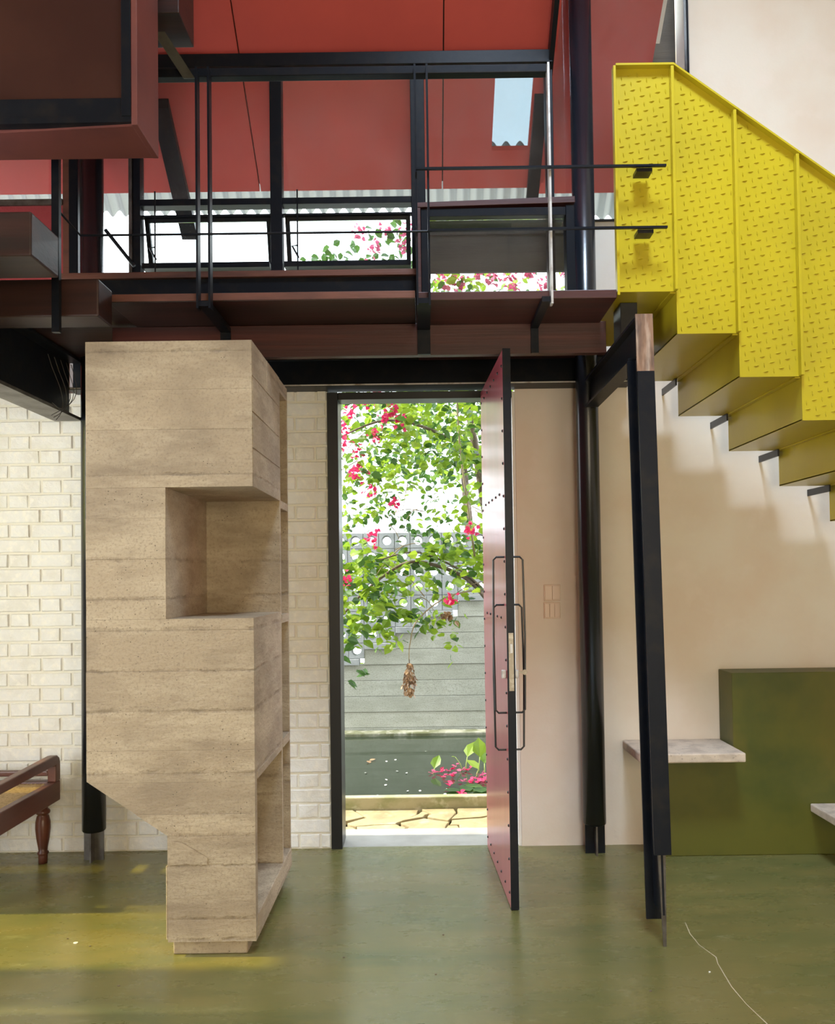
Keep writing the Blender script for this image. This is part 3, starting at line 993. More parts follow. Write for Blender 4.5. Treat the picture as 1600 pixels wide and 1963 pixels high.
# below the slab only a thin front wall with an open side
for a, b in ((0.500, 0.612), (0.425, 0.500), (0.215, 0.425), (0.135, 0.215), (0.052, 0.135)):
    band(a, b, y_back=Y0 + 0.035)
obj('foot_bulge', box(-0.928, -0.9205, Y0 + 0.001, Y0 + 0.034, 0.06, 0.318), M['concrete'], t, bevel=0.003)
obj('foot_gusset', prism([(-0.912, 0.322), (-0.778, 0.322), (-0.778, 0.346), (-0.87, 0.402), (-0.912, 0.406)], Y0 - 0.0045, Y0 - 0.0018), M['concrete'], t, bevel=0.002)
obj('plinth', box(-0.91, -0.645, Y0 + 0.022, Y2 - 0.03, 0.0, 0.0515), M['concrete'], t, bevel=0.005)
# niche back wall (also the divider), shelves and the rear tower
obj('divider', box(XL + 0.004, XRr - 0.001, Y1, Y1 + 0.022, 0.62, 2.187), M['concrete'], t, bevel=0.002)
obj('divider', box(-0.918, XRr - 0.001, Y1, Y1 + 0.022, 0.135, 0.6115), M['concrete'], t, bevel=0.002)
obj('back_wall', box(XL, XRr - 0.001, Y2 - 0.016, Y2, 0.62, 2.187), M['concrete'], t)
obj('back_wall', box(-0.918, XRr - 0.001, Y2 - 0.016, Y2, 0.135, 0.6115), M['concrete'], t)
obj('side_wall', box(XL, XL + 0.03, Y1 + 0.0225, Y2 - 0.0165, 0.62, 2.187), M['concrete'], t)
obj('side_wall', box(-0.918, -0.89, Y0 + 0.036, Y2 - 0.0165, 0.135, 0.6115), M['concrete'], t)
obj('inner_wall', box(-0.90, -0.88, Y1 + 0.0225, Y2 - 0.0165, 0.66, 2.12), M['concrete'], t)
obj('top_slab', box(XL + 0.031, XRr - 0.0015, Y1 + 0.0225, Y2 - 0.0165, 2.13, 2.187), M['concrete'], t)
for a, b in ((1.630, 1.664), (1.140, 1.176), (0.612, 0.650)):
    obj('shelf', box(-0.879, XRr + 0.001, Y1 + 0.0225, Y2 - 0.0165, a, b), M['concrete'], t, bevel=0.002)
obj('shelf_lip', box(-0.64, XRr + 0.0025, Y0 + 0.04, Y1, 0.6125, 0.6405), M['concrete'], t, bevel=0.001)
obj('bottom_slab', box(-0.918, XRr + 0.002, Y0 + 0.036, Y2, 0.052, 0.1345), M['concrete'], t, bevel=0.003)
# formwork panels cast into the side faces, proud of one another
for (ya, yb, za, zb, pr) in ((2.905, 3.17, 2.06, 2.185, 1.0), (3.175, 3.445, 2.06, 2.185, 1.6), (2.905, 3.17, 1.93, 2.055, 2.2), (3.175, 3.445, 1.93, 2.055, 1.2),
                             (2.905, 3.445, 1.80, 1.925, 1.8), (2.905, 3.445, 1.66, 1.795, 1.0)):
    obj('cast_panel', box(XRr + 0.0002, XRr + 0.0012 * pr + 0.0006, ya, yb, za, zb), M['concrete'], t, bevel=0.0008)

# ================================================================== DOORWAY AND PIVOT DOOR
fr = struct('trim_7', 'black steel frame of the doorway')
obj('jamb', box(-0.474, -0.420, YW - 0.012, YW + 0.16, 0.0, 2.255), M['black'], fr, bevel=0.002)
obj('lintel', box(-0.419, 0.446, YW - 0.012, YW + 0.10, 2.218, 2.2545), M['black'], fr, bevel=0.002)

H = Vector((0.306, 4.03, 0))
Nn = Vector((0.342, 3.262, 0))
ang = math.atan2(Nn.y - H.y, Nn.x - H.x)
LEN = (Nn - H).length
door = struct('door_1', 'tall studded red metal pivot door standing open')
door.location = H
door.rotation_euler = (0, 0, ang)
door.matrix_basis = Matrix.Translation(H) @ Matrix.Rotation(ang, 4, 'Z')
# local x runs from the pivot towards the free edge; local -y is the face seen from the room (left)
TH = 0.024
ZD = 2.243


def dobj(name, geo, m, parent=door, bevel=0.0, label=None, smooth=False):
    return obj(name, geo, M[m], parent, bevel=bevel, label=label, smooth=smooth, local=True)


dobj('core', box(0.004, LEN - 0.006, -TH / 2, TH / 2, 0.006, ZD - 0.002), 'black')
dobj('sheet', box(0.0, LEN - 0.002, -TH / 2 - 0.003, -TH / 2 - 0.0002, 0.004, ZD), 'door_red', label='glossy red sheet facing the doorway')
dobj('sheet', box(0.0, LEN - 0.002, TH / 2 + 0.0002, TH / 2 + 0.003, 0.004, ZD), 'door_red')
dobj('edge_strip', box(LEN - 0.0055, LEN, -TH / 2 - 0.0042, TH / 2 + 0.0042, 0.002, ZD + 0.004), 'steel', bevel=0.001)
# studs
sv, sf = [], []
rr_ = 0.0065
for i, (r, h) in enumerate(((rr_, 0.0), (rr_ * 0.75, 0.0035), (0.0012, 0.005))):
    for k in range(8):
        a = 2 * math.pi * k / 8
        sv.append((r * math.cos(a), -h, r * math.sin(a)))
for i in range(2):
    for k in range(8):
        sf.append((i * 8 + k, i * 8 + (k + 1) % 8, (i + 1) * 8 + (k + 1) % 8, (i + 1) * 8 + k))
sf.append(tuple(16 + k for k in range(8)))
stud_me = mesh('stud', (sv, sf))
fix_normals(stud_me)
stud_me.materials.append(M['black'])
spots = []
nz = 17
for i in range(nz):
    z = 0.06 + (ZD - 0.12) * i / (nz - 1)
    spots += [(0.03, z), (LEN - 0.035, z)]
for z in (0.06, 1.155, 1.67, ZD - 0.06):
    for k in range(1, 6):
        spots.append((0.03 + (LEN - 0.065) * k / 6, z))
for u, z in spots:
    for side in (-1, 1):
        o = bpy.data.objects.new('stud', stud_me)
        COL.objects.link(o)
        o.parent = door
        o.location = (u, side * (TH / 2 + 0.003), z)
        o.rotation_euler = (0, 0, 0 if side < 0 else math.pi)


def handle(u, z0, z1, out, side):
    y0 = side * (TH / 2 + 0.003)
    y1 = side * (TH / 2 + out)
    c = 0.012 * side
    path = [(u, y0, z1), (u, y1 - c, z1), (u, y1, z1 - 0.012), (u + 0.004, y1 + side * 0.004, (z0 + z1) / 2), (u, y1, z0 + 0.012), (u, y1 - c, z0), (u, y0, z0)]
    return tube(path, 0.0042, 8)


for s_ in (-1, 1):
    dobj('pull_handle', handle(LEN - 0.045, 0.775, 1.405, 0.048, s_), 'black', label='thin bent black rod pull handle')
    dobj('pull_handle', handle(LEN - 0.075, 0.62, 1.21, 0.046, s_), 'black', label='thin bent black rod pull handle')
lk = dobj('lock_plate', box(LEN + 0.0003, LEN + 0.0025, -0.010, 0.010, 0.868, 1.10), 'key', bevel=0.0008, label='worn metal lock plate on the door edge')
dobj('lock_bolt', box(LEN + 0.0027, LEN + 0.008, -0.005, 0.005, 1.02, 1.055), 'bare_lit_steel', lk)
for s_ in (-1, 1):
    dobj('lock_cylinder', box(LEN - 0.05, LEN - 0.028, min(s_ * 0.0155, s_ * 0.034), max(s_ * 0.0155, s_ * 0.034), 0.915, 0.948), 'bare_lit_steel', bevel=0.003)
dobj('key_blade', box(LEN - 0.041, LEN - 0.037, 0.0342, 0.050, 0.934, 0.942), 'key')
kv = [(LEN - 0.039 + 0.0, 0.060 + 0.011 * math.cos(2 * math.pi * k / 12), 0.938 + 0.011 * math.sin(2 * math.pi * k / 12)) for k in range(12)]
dobj('key_bow', (kv + [(a + 0.003, b, c) for a, b, c in kv], [tuple(range(12)), tuple(range(23, 11, -1))] + [(k, (k + 1) % 12, 12 + (k + 1) % 12, 12 + k) for k in range(12)]), 'key')

# light switches on the plaster
for i, (z0, nk, lab) in enumerate(((1.203, 2, 'beige two-rocker light switch on the plaster wall, the upper plate'), (1.116, 3, 'beige three-rocker light switch on the plaster wall, the lower plate'))):
    t = thing('light_switch', lab, 'switch', (0.63, YW, z0), group='wall switches')
    x0 = 0.588 + 0.002 * (1 - i)
    obj('plate', box(x0, x0 + 0.082, YW - 0.006, YW + 0.001, z0, z0 + 0.081), M['switch'], t, bevel=0.002)
    w = (0.082 - 0.008) / nk
    for k in range(nk):
        obj('rocker', box(x0 + 0.004 + k * w + 0.0006, x0 + 0.004 + (k + 1) * w - 0.0006, YW - 0.0095, YW - 0.0062, z0 + 0.006, z0 + 0.075), M['switch'], t, bevel=0.001)

# ================================================================== YELLOW STAIR
t = thing('yellow_stair', 'bright yellow folded steel stair with chequer plate side panels', 'staircase', (1.5, 3.5, 0.9))
YS, YK = 3.12, 3.88
P0, P1, GO, RI = 0.765, 0.988, 0.2375, 0.171
NS = 8


def top_z(x):
    return 3.294 if x <= P1 else 3.294 - 0.738 * (x - P1)


def lug(cx, cz, ang, y):
    L, W_, h = 0.0115, 0.0026, 0.0036
    c, s = math.cos(ang), math.sin(ang)
    pts = [(-L, 0, 0), (0, -W_, 0), (L, 0, 0), (0, W_, 0), (-L * 0.35, 0, h), (L * 0.35, 0, h)]
    v = [(cx + a * c - b * s, y - d, cz + a * s + b * c) for a, b, d in pts]
    f = [(0, 1, 4), (1, 5, 4), (1, 2, 5), (2, 3, 5), (3, 4, 5), (3, 0, 4)]
    return v, f


def lugs_for(x0, x1, zb, seed):
    out = []
    A = Vector((0.0365, -0.0225))
    B = Vector((0.0605, 0.0130))
    for i in range(-60, 60):
        for j in range(-60, 60):
            p = A * i + B * j + Vector((0.765, 2.8))
            for off, ang in ((Vector((0, 0)), 0.16), (B * 0.5 + Vector((0.0, -0.004)), math.pi / 2 + 0.12)):
                q = p + off
                if x0 + 0.014 < q.x < x1 - 0.016 and zb + 0.014 < q.y < top_z(q.x) - 0.02:
                    out.append(lug(q.x, q.y, ang, YS - 0.0002))
    return join(*out)


for i in range(NS):
    x0 = P0 if i == 0 else P1 + GO * (i - 1)
    x1 = P1 if i == 0 else P1 + GO * i
    zb = 2.419 if i == 0 else 2.253 - RI * (i - 1)
    zn = 2.253 - RI * i                       # soffit of the next step
    pn = obj('side_panel', prism([(x0 + 0.001, zb), (x1 - 0.001, zb), (x1 - 0.001, top_z(x1)), (x0 + 0.001, top_z(x0))], YS, YS + 0.006), M['yellow'], t)
    lo = obj('chequer_lugs', lugs_for(x0, x1, zb, i), M['yellow'], pn, kind='stuff', label='raised chequer pattern of the plate')
    # folded fin at the right edge, and top flange
    obj('edge_fin', box(x1 - 0.011, x1 + 0.001, YS - 0.026, YS - 0.0005, zb, top_z(x1) - 0.004), M['yellow'], t, bevel=0.0015)
    if i == 0:
        obj('edge_fin', box(x0 - 0.010, x0, YS - 0.026, YS + 0.006, zb - 0.02, top_z(x0)), M['yellow'], t, bevel=0.0015)
    obj('top_flange', hexa([(x0, YS - 0.026, top_z(x0)), (x1, YS - 0.026, top_z(x1)), (x1, YS - 0.026, top_z(x1) + 0.008), (x0, YS - 0.026, top_z(x0) + 0.008),
                            (x0, YS + 0.012, top_z(x0)), (x1, YS + 0.012, top_z(x1)), (x1, YS + 0.012, top_z(x1) + 0.008), (x0, YS + 0.012, top_z(x0) + 0.008)]), M['yellow'], t)
    # soffit and riser plates
    obj('tread', box(x0, x1 + 0.004, YS + 0.0065, YK if i else 3.862, zb, zb + 0.007), M['yellow'], t, bevel=0.001)
    if i < NS - 1:
        obj('riser', box(x1, x1 + 0.006, YS - 0.0005, YK, zn + 0.0005, zb - 0.0005), M['yellow'], t, bevel=0.001)
        obj('fold_lip', box(x1 - 0.022, x1 - 0.001, YS + 0.007, YK - 0.002, zb - 0.006, zb - 0.0006), M['yellow'], t)
    if i > 0:
        obj('wall_bracket', box(x1 - 0.030, x1 - 0.022, YK - 0.06, YW - 0.0008, zb - 0.034, zb - 0.002), M['black'], t)
obj('support_block', box(0.80, 0.868, 3.24, 3.36, 2.275, 2.4185), M['black'], t, bevel=0.002)

# ================================================================== OLIVE BENCH AND STONE SLABS
t = thing('cement_bench', 'stepped olive green cement bench built against the plaster wall', 'bench', (1.9, 3.9, 0))
YF_ = 3.862
obj('body', prism([(1.064, 0.0), (3.098, 0.0), (3.098, 0.856), (1.446, 0.856), (1.446, 0.470), (1.064, 0.470)], YF_, YW - 0.0005), M['olive'], t, bevel=0.004)
# stone slabs resting on and against it (rounded near corner)


def slab_poly(x0, x1, y0, y1, r):
    p = []
    for k in range(7):
        a = math.pi + math.pi / 2 * k / 6
        p.append((x0 + r + r * math.cos(a), y0 + r + r * math.sin(a)))
    p += [(x1, y0), (x1, y1), (x0, y1)]
    return p


tag(obj('stone_slab', prism_z(slab_poly(0.966, 1.444, 3.705, YW, 0.045), 0.4705, 0.513), M['stone'], bevel=0.006), 'pale stone seat slab on the low olive cement block', 'slab')
tag(obj('stone_slab', prism_z(slab_poly(1.80, 2.5, 3.52, YF_ - 0.001, 0.03), 0.202, 0.24), M['stone'], bevel=0.006), 'pale stone step slab jutting out low from the olive cement bench', 'slab')

# ================================================================== CANE DAYBED
t = thing('cane_bench', 'dark wooden bench with woven cane top and turned legs', 'bench', (-2.4, 3.6, 0))
BX0, BX1, BY0, BY1 = -3.05, -1.775, 3.30, 3.965


def turned_leg(x, y):
    prof = [(0.020, 0.0), (0.021, 0.035), (0.0205, 0.040), (0.026, 0.046), (0.026, 0.052), (0.020, 0.058), (0.022, 0.075), (0.030, 0.12), (0.0345, 0.165), (0.0335, 0.195), (0.027, 0.222), (0.022, 0.228),
            (0.031, 0.234), (0.033, 0.242), (0.030, 0.250), (0.022, 0.256), (0.024, 0.272), (0.027, 0.30)]
    o = obj('leg', lathe(prof, 20, (x, y, 0)), M['bed_wood'], t, smooth=True)
    return o


for x in (BX0 + 0.045, BX1 - 0.050):
    for y in (BY0 + 0.045, BY1 - 0.075):
        turned_leg(x, y)
zr0, zr1 = 0.277, 0.372
for x0, x1 in ((BX1 - 0.038, BX1), (BX0, BX0 + 0.038)):
    obj('seat_rail', box(x0, x1, BY0, BY1, zr0, zr1), M['bed_wood'], t, bevel=0.005)
for y0, y1 in ((BY1 - 0.05, BY1), (BY0, BY0 + 0.05)):
    obj('end_rail', box(BX0 + 0.0385, BX1 - 0.0385, y0, y1, zr0 + 0.01, zr1 + 0.002), M['bed_wood'], t, bevel=0.005)
# raised side rail along the right side, rounded at the corner post
for x0, x1 in ((BX1 - 0.040, BX1 + 0.001), (BX0 - 0.001, BX0 + 0.040)):
    prof = [(BY1 - 0.052, zr1), (BY1, zr1), (BY1, 0.46), (BY1 - 0.008, 0.482), (BY1 - 0.03, 0.497), (BY1 - 0.06, 0.500), (BY0 + 0.01, 0.485), (BY0 + 0.01, 0.445), (BY1 - 0.052, 0.452)]
    v = [(x0, y, z) for y, z in prof] + [(x1, y, z) for y, z in prof]
    n = len(prof)
    f = [tuple(range(n)), tuple(range(2 * n - 1, n - 1, -1))] + [(i, i + n, (i + 1) % n + n, (i + 1) % n) for i in range(n)]
    obj('arm_rail', (v, f), M['bed_wood'], t, bevel=0.006)
    obj('arm_post', box(x0, x1, BY0, BY0 + 0.05, zr1, 0.485), M['bed_wood'], t, bevel=0.005)
obj('head_rail', box(BX0 + 0.041, BX1 - 0.041, BY1 - 0.045, BY1 - 0.006, 0.40, 0.425), M['bed_wood'], t, bevel=0.006)
# woven cane: strands both ways
cs = []
for i in range(64):
    x = BX0 + 0.055 + (BX1 - BX0 - 0.11) * i / 63
    cs.append(box(x - 0.0022, x + 0.0022, BY0 + 0.04, BY1 - 0.045, zr1 - 0.014, zr1 - 0.011))
for i in range(32):
    y = BY0 + 0.055 + (BY1 - BY0 - 0.11) * i / 31
    cs.append(box(BX0 + 0.03, BX1 - 0.03, y - 0.0022, y + 0.0022, zr1 - 0.0108, zr1 - 0.0078))
for i in range(-70, 34):
    y = BY0 + 0.06 + i * 0.0189
    x0, x1 = BX0 + 0.04, BX1 - 0.04
    ya, yb = y, y + (x1 - x0)
    if ya < BY0 + 0.05:
        x0 += BY0 + 0.05 - ya
        ya = BY0 + 0.05
    if yb > BY1 - 0.05:
        x1 -= yb - (BY1 - 0.05)
        yb = BY1 - 0.05
    if x1 - x0 > 0.02:
        cs.append(hexa([(x0, ya - 0.002, zr1 - 0.0075), (x1, yb - 0.002, zr1 - 0.0075), (x1, yb - 0.002, zr1 - 0.005), (x0, ya - 0.002, zr1 - 0.005),
                        (x0, ya + 0.002, zr1 - 0.0075), (x1, yb + 0.002, zr1 - 0.0075), (x1, yb + 0.002, zr1 - 0.005), (x0, ya + 0.002, zr1 - 0.005)]))
obj('cane_weave', join(*cs), M['cane'], t, kind='stuff', label='open woven cane surface')

# small litter on the floor
random.seed(21)
chip_spots = [(-1.299, 3.024), (-1.345, 3.06), (-1.235, 2.995), (-1.02, 2.70), (-0.74, 2.46), (0.052, 3.05), (0.02, 2.75), (0.70, 2.62), (0.93, 2.74), (-0.30, 2.88)]
for i, (x, y) in enumerate(chip_spots):
    pts = []
    for k in range(6):
        a = 2 * math.pi * k / 6
        r = (0.012 if i == 0 else 0.005) * random.uniform(0.6, 1.0)
        pts.append((x + r * math.cos(a), y + r * 0.6 * math.sin(a)))
    tag(obj('petal_scrap' if i == 0 else 'floor_crumb', prism_z(pts, 0.0002, 0.0025), M['white'] if i in (0, 4, 8) else M['bark']),
        'white fallen petal scrap on the green floor' if i == 0 else 'tiny white crumb lying on the green floor' if i in (4, 8) else 'tiny dark crumb of dirt lying on the green floor', 'litter', None if i == 0 else 'white crumbs on the floor' if i in (4, 8) else 'dark crumbs on the floor')

# ================================================================== GARDEN
struct('ground', 'garden ground under the paving', box(-5, 5, YW + 0.02, 4.95, -0.3, -0.055), M['earth'])
struct('doorstep', 'pale cement doorstep outside the doorway', box(-0.9, 0.9, YW + 0.021, 4.375, -0.05, -0.008), M['sill'], bevel=0.004)
# crazy paving strip
pave = struct('paving', 'yellow crazy paving strip in front of the pond')
ZP0, ZP1 = -0.05, -0.025
rows = [
    [(-1.30, 4.39), (-0.92, 4.39), (-0.86, 4.52), (-1.05, 4.60), (-1.30, 4.58)],
    [(-0.905, 4.39), (-0.375, 4.39), (-0.405, 4.47), (-0.50, 4.50), (-0.845, 4.515)],
    [(-0.36, 4.39), (-0.135, 4.39), (-0.115, 4.45), (-0.17, 4.505), (-0.29, 4.50), (-0.39, 4.475)],
    [(-0.12, 4.39), (0.075, 4.39), (0.095, 4.46), (0.12, 4.55), (-0.02, 4.62), (-0.155, 4.545), (-0.10, 4.47)],
    [(0.09, 4.39), (0.165, 4.39), (0.16, 4.47), (0.112, 4.47)],
    [(0.18, 4.39), (0.62, 4.39), (0.62, 4.55), (0.40, 4.66), (0.30, 4.60), (0.135, 4.57), (0.12, 4.48), (0.172, 4.48)],
    [(-1.04, 4.615), (-0.85, 4.53), (-0.52, 4.515), (-0.47, 4.56), (-0.60, 4.66), (-0.62, 4.795), (-1.04, 4.795)],
    [(-0.585, 4.67), (-0.46, 4.575), (-0.36, 4.66), (-0.44, 4.795), (-0.60, 4.795)],
    [(-0.45, 4.55), (-0.395, 4.49), (-0.30, 4.515), (-0.175, 4.52), (-0.16, 4.56), (-0.06, 4.70), (-0.05, 4.795), (-0.425, 4.795), (-0.345, 4.655)],
    [(-0.145, 4.565), (-0.03, 4.632), (0.01, 4.70), (-0.03, 4.74), (-0.052, 4.69)],
    [(-0.005, 4.64), (0.115, 4.565), (0.165, 4.72), (0.155, 4.795), (-0.035, 4.795), (0.025, 4.70)],
    [(0.132, 4.585), (0.295, 4.615), (0.40, 4.675), (0.36, 4.795), (0.172, 4.795), (0.182, 4.715)],
    [(0.415, 4.675), (0.62, 4.565), (0.90, 4.56), (0.90, 4.795), (0.376, 4.795)],
    [(0.635, 4.39), (1.2, 4.39), (1.2, 4.545), (0.635, 4.548)],
]
random.seed(9)
for p in rows:
    cx = sum(a for a, _ in p) / len(p)
    cy = sum(b for _, b in p) / len(p)
    q = []
    for i in range(len(p)):
        a, b = p[i], p[(i + 1) % len(p)]
        for f_ in (0.0, 0.5):
            x, y = a[0] + (b[0] - a[0]) * f_, a[1] + (b[1] - a[1]) * f_
            j = 0.008 if f_ else 0.003
            q.append((x + (cx - x) * 0.008 + random.uniform(-j, j), y + (cy - y) * 0.012 + random.uniform(-j, j) * 0.6))
    obj('paving_stone', prism_z(q, ZP0, ZP1 + random.uniform(-0.005, 0.004)), M['paving'], pave, bevel=0.004)
struct('pond_kerb', 'mossy cement kerb of the pond', box(-5, 5, 4.803, 4.862, -0.6, 0.044), M['kerb'], bevel=0.006)
struct('water', 'still dark green pond water', box(-5, 5, 4.863, 7.04, -0.6, -0.03), M['water'])
struct('pond_ledge', 'pale mossy ledge at the far edge of the pond', box(-5, 5, 7.04, 7.198, -0.6, 0.0), M['moss_ledge'], bevel=0.01)

# garden wall: board-marked courses below, breeze-block screen above, both stepped
gw = thing('garden_wall', 'stepped board-marked concrete garden wall behind the pond', 'wall', (0, 7.3, -0.1))
YGW = 7.2
step_x = [-1.60, -1.047, -0.77 + 0.0, -0.49, -0.213, 0.064, 0.341, 0.618, 1.9]
# tops of the solid wall for each two-block step (rising to the right)
tops = {}
cols = [(-0.748 - 0.1385 * 6) + 0.1385 * k for k in range(18)]
PITCHB = 0.1385
xs_edges = []
base_x = -0.4 - 0.0  # left edge of columns 713/743 pair is at x0
pair_left = -0.47 - PITCHB / 2
for s_ in range(-4, 5):
    x0 = pair_left + s_ * 2 * PITCHB
    x1 = x0 + 2 * PITCHB
    row0 = 0.833 + s_ * PITCHB                # centre of the lowest block row of this pair
    ledge = row0 - PITCHB / 2                 # bottom of the blocks
    solid_top = ledge - 0.055
    lintel = obj('lintel', box(x0 + 0.002, x1 - 0.045, YGW - 0.04, YGW + 0.10, ledge - 0.054, ledge - 0.002), M['breeze'], gw, bevel=0.003)
# the solid wall below: long board-marked courses, each reaching as far left as its step
for k in range(14):
    zt = 0.833 + 4 * PITCHB - PITCHB / 2 - 0.055 - k * PITCHB
    z0 = zt - PITCHB
    if zt < -0.06:
        break
    s_ = max(-4, 4 - k)
    x0 = pair_left + s_ * 2 * PITCHB
    obj('cast_board', box(x0, pair_left + 10 * PITCHB, YGW + 0.004 * ((k * 5 + 1) % 3), YGW + 0.12, max(z0, -0.3), zt - 0.003), M['garden_concrete'], gw, bevel=0.002)
# breeze blocks with a round hole


def breeze_mesh():
    s2, d, r, n = PITCHB / 2 - 0.0002, 0.08, 0.036, 24
    v, f = [], []

    def ring(y, half=None, rad=None):
        for k in range(n):
            a = 2 * math.pi * k / n
            c, s = math.cos(a), math.sin(a)
            if rad is None:
                m = max(abs(c), abs(s))
                v.append((c / m * half, y, s / m * half))
            else:
                v.append((rad * c, y, rad * s))
    ring(d, half=s2)                  # 0 back outer
    ring(0.010, half=s2)              # 1 side
    ring(0.010, half=s2 - 0.0022)     # 2 joint floor
    ring(0.0, half=s2 - 0.0026)       # 3 face outer
    ring(0.0, rad=r * 1.25)           # 4 face inner
    ring(d, rad=r)                    # 5 back inner
    for i in range(6):
        for k in range(n):
            k2 = (k + 1) % n
            j = (i + 1) % 6
            f.append((i * n + k, i * n + k2, j * n + k2, j * n + k))
    me = mesh('breeze_block', (v, f))
    fix_normals(me)
    me.materials.append(M['breeze'])
    return me


bme = breeze_mesh()
for s_ in range(-3, 4):
    for c_ in range(2):
        x = -0.47 + (2 * s_ + c_) * PITCHB
        z = 0.833 + s_ * PITCHB
        while z < 1.70:
            o = bpy.data.objects.new('breeze_block', bme)
            COL.objects.link(o)
            o.parent = gw
            o.matrix_parent_inverse = Matrix.Translation(gw.location).inverted()
            o.location = (x, YGW - 0.01, z)
            z += PITCHB


# ---- foliage
LEAF_V = [(0, 0, 0), (0, 0.5, -0.03), (0, 1.0, -0.10), (-0.36, 0.30, 0.06), (-0.30, 0.66, 0.05), (0.36, 0.30, 0.06), (0.30, 0.66, 0.05)]
LEAF_F = [(0, 1, 4, 3), (1, 2, 4), (0, 5, 6, 1), (1, 6, 2)]


def leaf_matrix(p, size, rnd, droop=0.4):
    yaw = rnd.uniform(0, 2 * math.pi)
    pit = rnd.gauss(-droop, 0.5)
    rol = rnd.gauss(0, 0.7)
    return Matrix.Translation(p) @ Euler((pit, rol, yaw)).to_matrix().to_4x4() @ Matrix.Scale(size, 4)


def leaf_cloud(mats):
    v, f = [], []
    for m in mats:
        n = len(v)
        v += [tuple(m @ Vector(q)) for q in LEAF_V]
        f += [tuple(i + n for i in q) for q in LEAF_F]
    return v, f


leaf_me = mesh('leaf', (LEAF_V, LEAF_F))
leaf_me.materials.append(M['leaf'])
leaf_dark_me = mesh('leaf', (LEAF_V, LEAF_F))
leaf_dark_me.materials.append(M['leaf_dark'])

boug = thing('bougainvillea', 'overhanging bougainvillea with bright green leaves and magenta flowers', 'plant', (0.9, 6.3, 0))
rnd = random.Random(42)
# clumps: x range, y range, z range, count, size
clumps = [
    ((-0.75, 0.60), (5.1, 6.2), (2.22, 2.75), 760, (0.055, 0.085), 0),
    ((-0.70, -0.28), (5.1, 6.1), (1.70, 2.30), 250, (0.045, 0.075), 0),
    ((0.16, 0.60), (5.3, 6.3), (1.40, 2.40), 440, (0.05, 0.08), 0),
    ((-0.35, 0.25), (5.2, 6.2), (1.95, 2.30), 190, (0.045, 0.075), 0),
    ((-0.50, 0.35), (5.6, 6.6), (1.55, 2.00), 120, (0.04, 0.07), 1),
    ((-0.70, 0.45), (5.2, 6.0), (1.28, 1.60), 430, (0.055, 0.09), 0),
    ((-0.62, -0.15), (5.1, 5.7), (0.95, 1.35), 280, (0.055, 0.095), 0),
    ((-0.62, -0.42), (5.1, 5.5), (0.70, 0.98), 26, (0.06, 0.10), 1),
    ((-0.20, 0.25), (5.2, 5.8), (1.02, 1.32), 60, (0.05, 0.075), 0),
    ((-0.55, 0.6), (5.2, 6.4), (2.75, 3.20), 90, (0.055, 0.085), 0),
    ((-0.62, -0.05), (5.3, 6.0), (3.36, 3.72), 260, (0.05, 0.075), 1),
    ((0.0, 1.15), (5.2, 6.0), (3.05, 3.42), 420, (0.05, 0.08), 0),
]
leaves = []
for xr, yr, zrn, n, sz, kd in clumps:
    # leaves gather along short sprays
    left = n
    while left > 0:
        c = Vector((rnd.uniform(*xr), rnd.uniform(*yr), rnd.uniform(*zrn)))
        d = Vector((rnd.uniform(-1, 1), rnd.uniform(-0.6, 0.2), rnd.uniform(-0.9, 0.3))).normalized()
        m = min(left, rnd.randint(5, 11))
        for k in range(m):
            p = c + d * 0.034 * k + Vector((rnd.gauss(0, 0.02), rnd.gauss(0, 0.02), rnd.gauss(0, 0.02)))
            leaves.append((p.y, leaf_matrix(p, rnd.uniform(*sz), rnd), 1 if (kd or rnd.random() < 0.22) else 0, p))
        left -= m
leaves = [l for l in leaves if l[3].y < 6.9 and not (l[3].z < 0.6)]
leaves.sort(key=lambda l: l[0])
front = [l for l in leaves if l[3].z < 2.62][:300]
fs = set(id(l) for l in front)
for l in front:
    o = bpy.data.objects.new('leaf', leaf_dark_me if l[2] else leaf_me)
    COL.objects.link(o)
    o.parent = boug
    o.matrix_parent_inverse = Matrix.Translation(boug.location).inverted()
    o.matrix_basis = l[1]
rest = [l for l in leaves if id(l) not in fs]
obj('foliage', leaf_cloud([l[1] for l in rest if not l[2]]), M['leaf'], boug, kind='stuff', label='mass of bright green leaves')
obj('foliage', leaf_cloud([l[1] for l in rest if l[2]]), M['leaf_dark'], boug, kind='stuff', label='deeper green leaves')


def flower(c, n, s):
    v, f = [], []
    for k in range(n):
        p = Vector(c) + Vector((rnd.gauss(0, s * 0.55), rnd.gauss(0, s * 0.4), rnd.gauss(0, s * 0.75)))
        m = leaf_matrix(p, s * rnd.uniform(0.8, 1.2), rnd, 0.1)
        b = len(v)
        v += [tuple(m @ Vector((q[0] * 1.25, q[1] * 0.9, q[2] * 2))) for q in LEAF_V]
        f += [tuple(i + b for i in q) for q in LEAF_F]
    return v, f


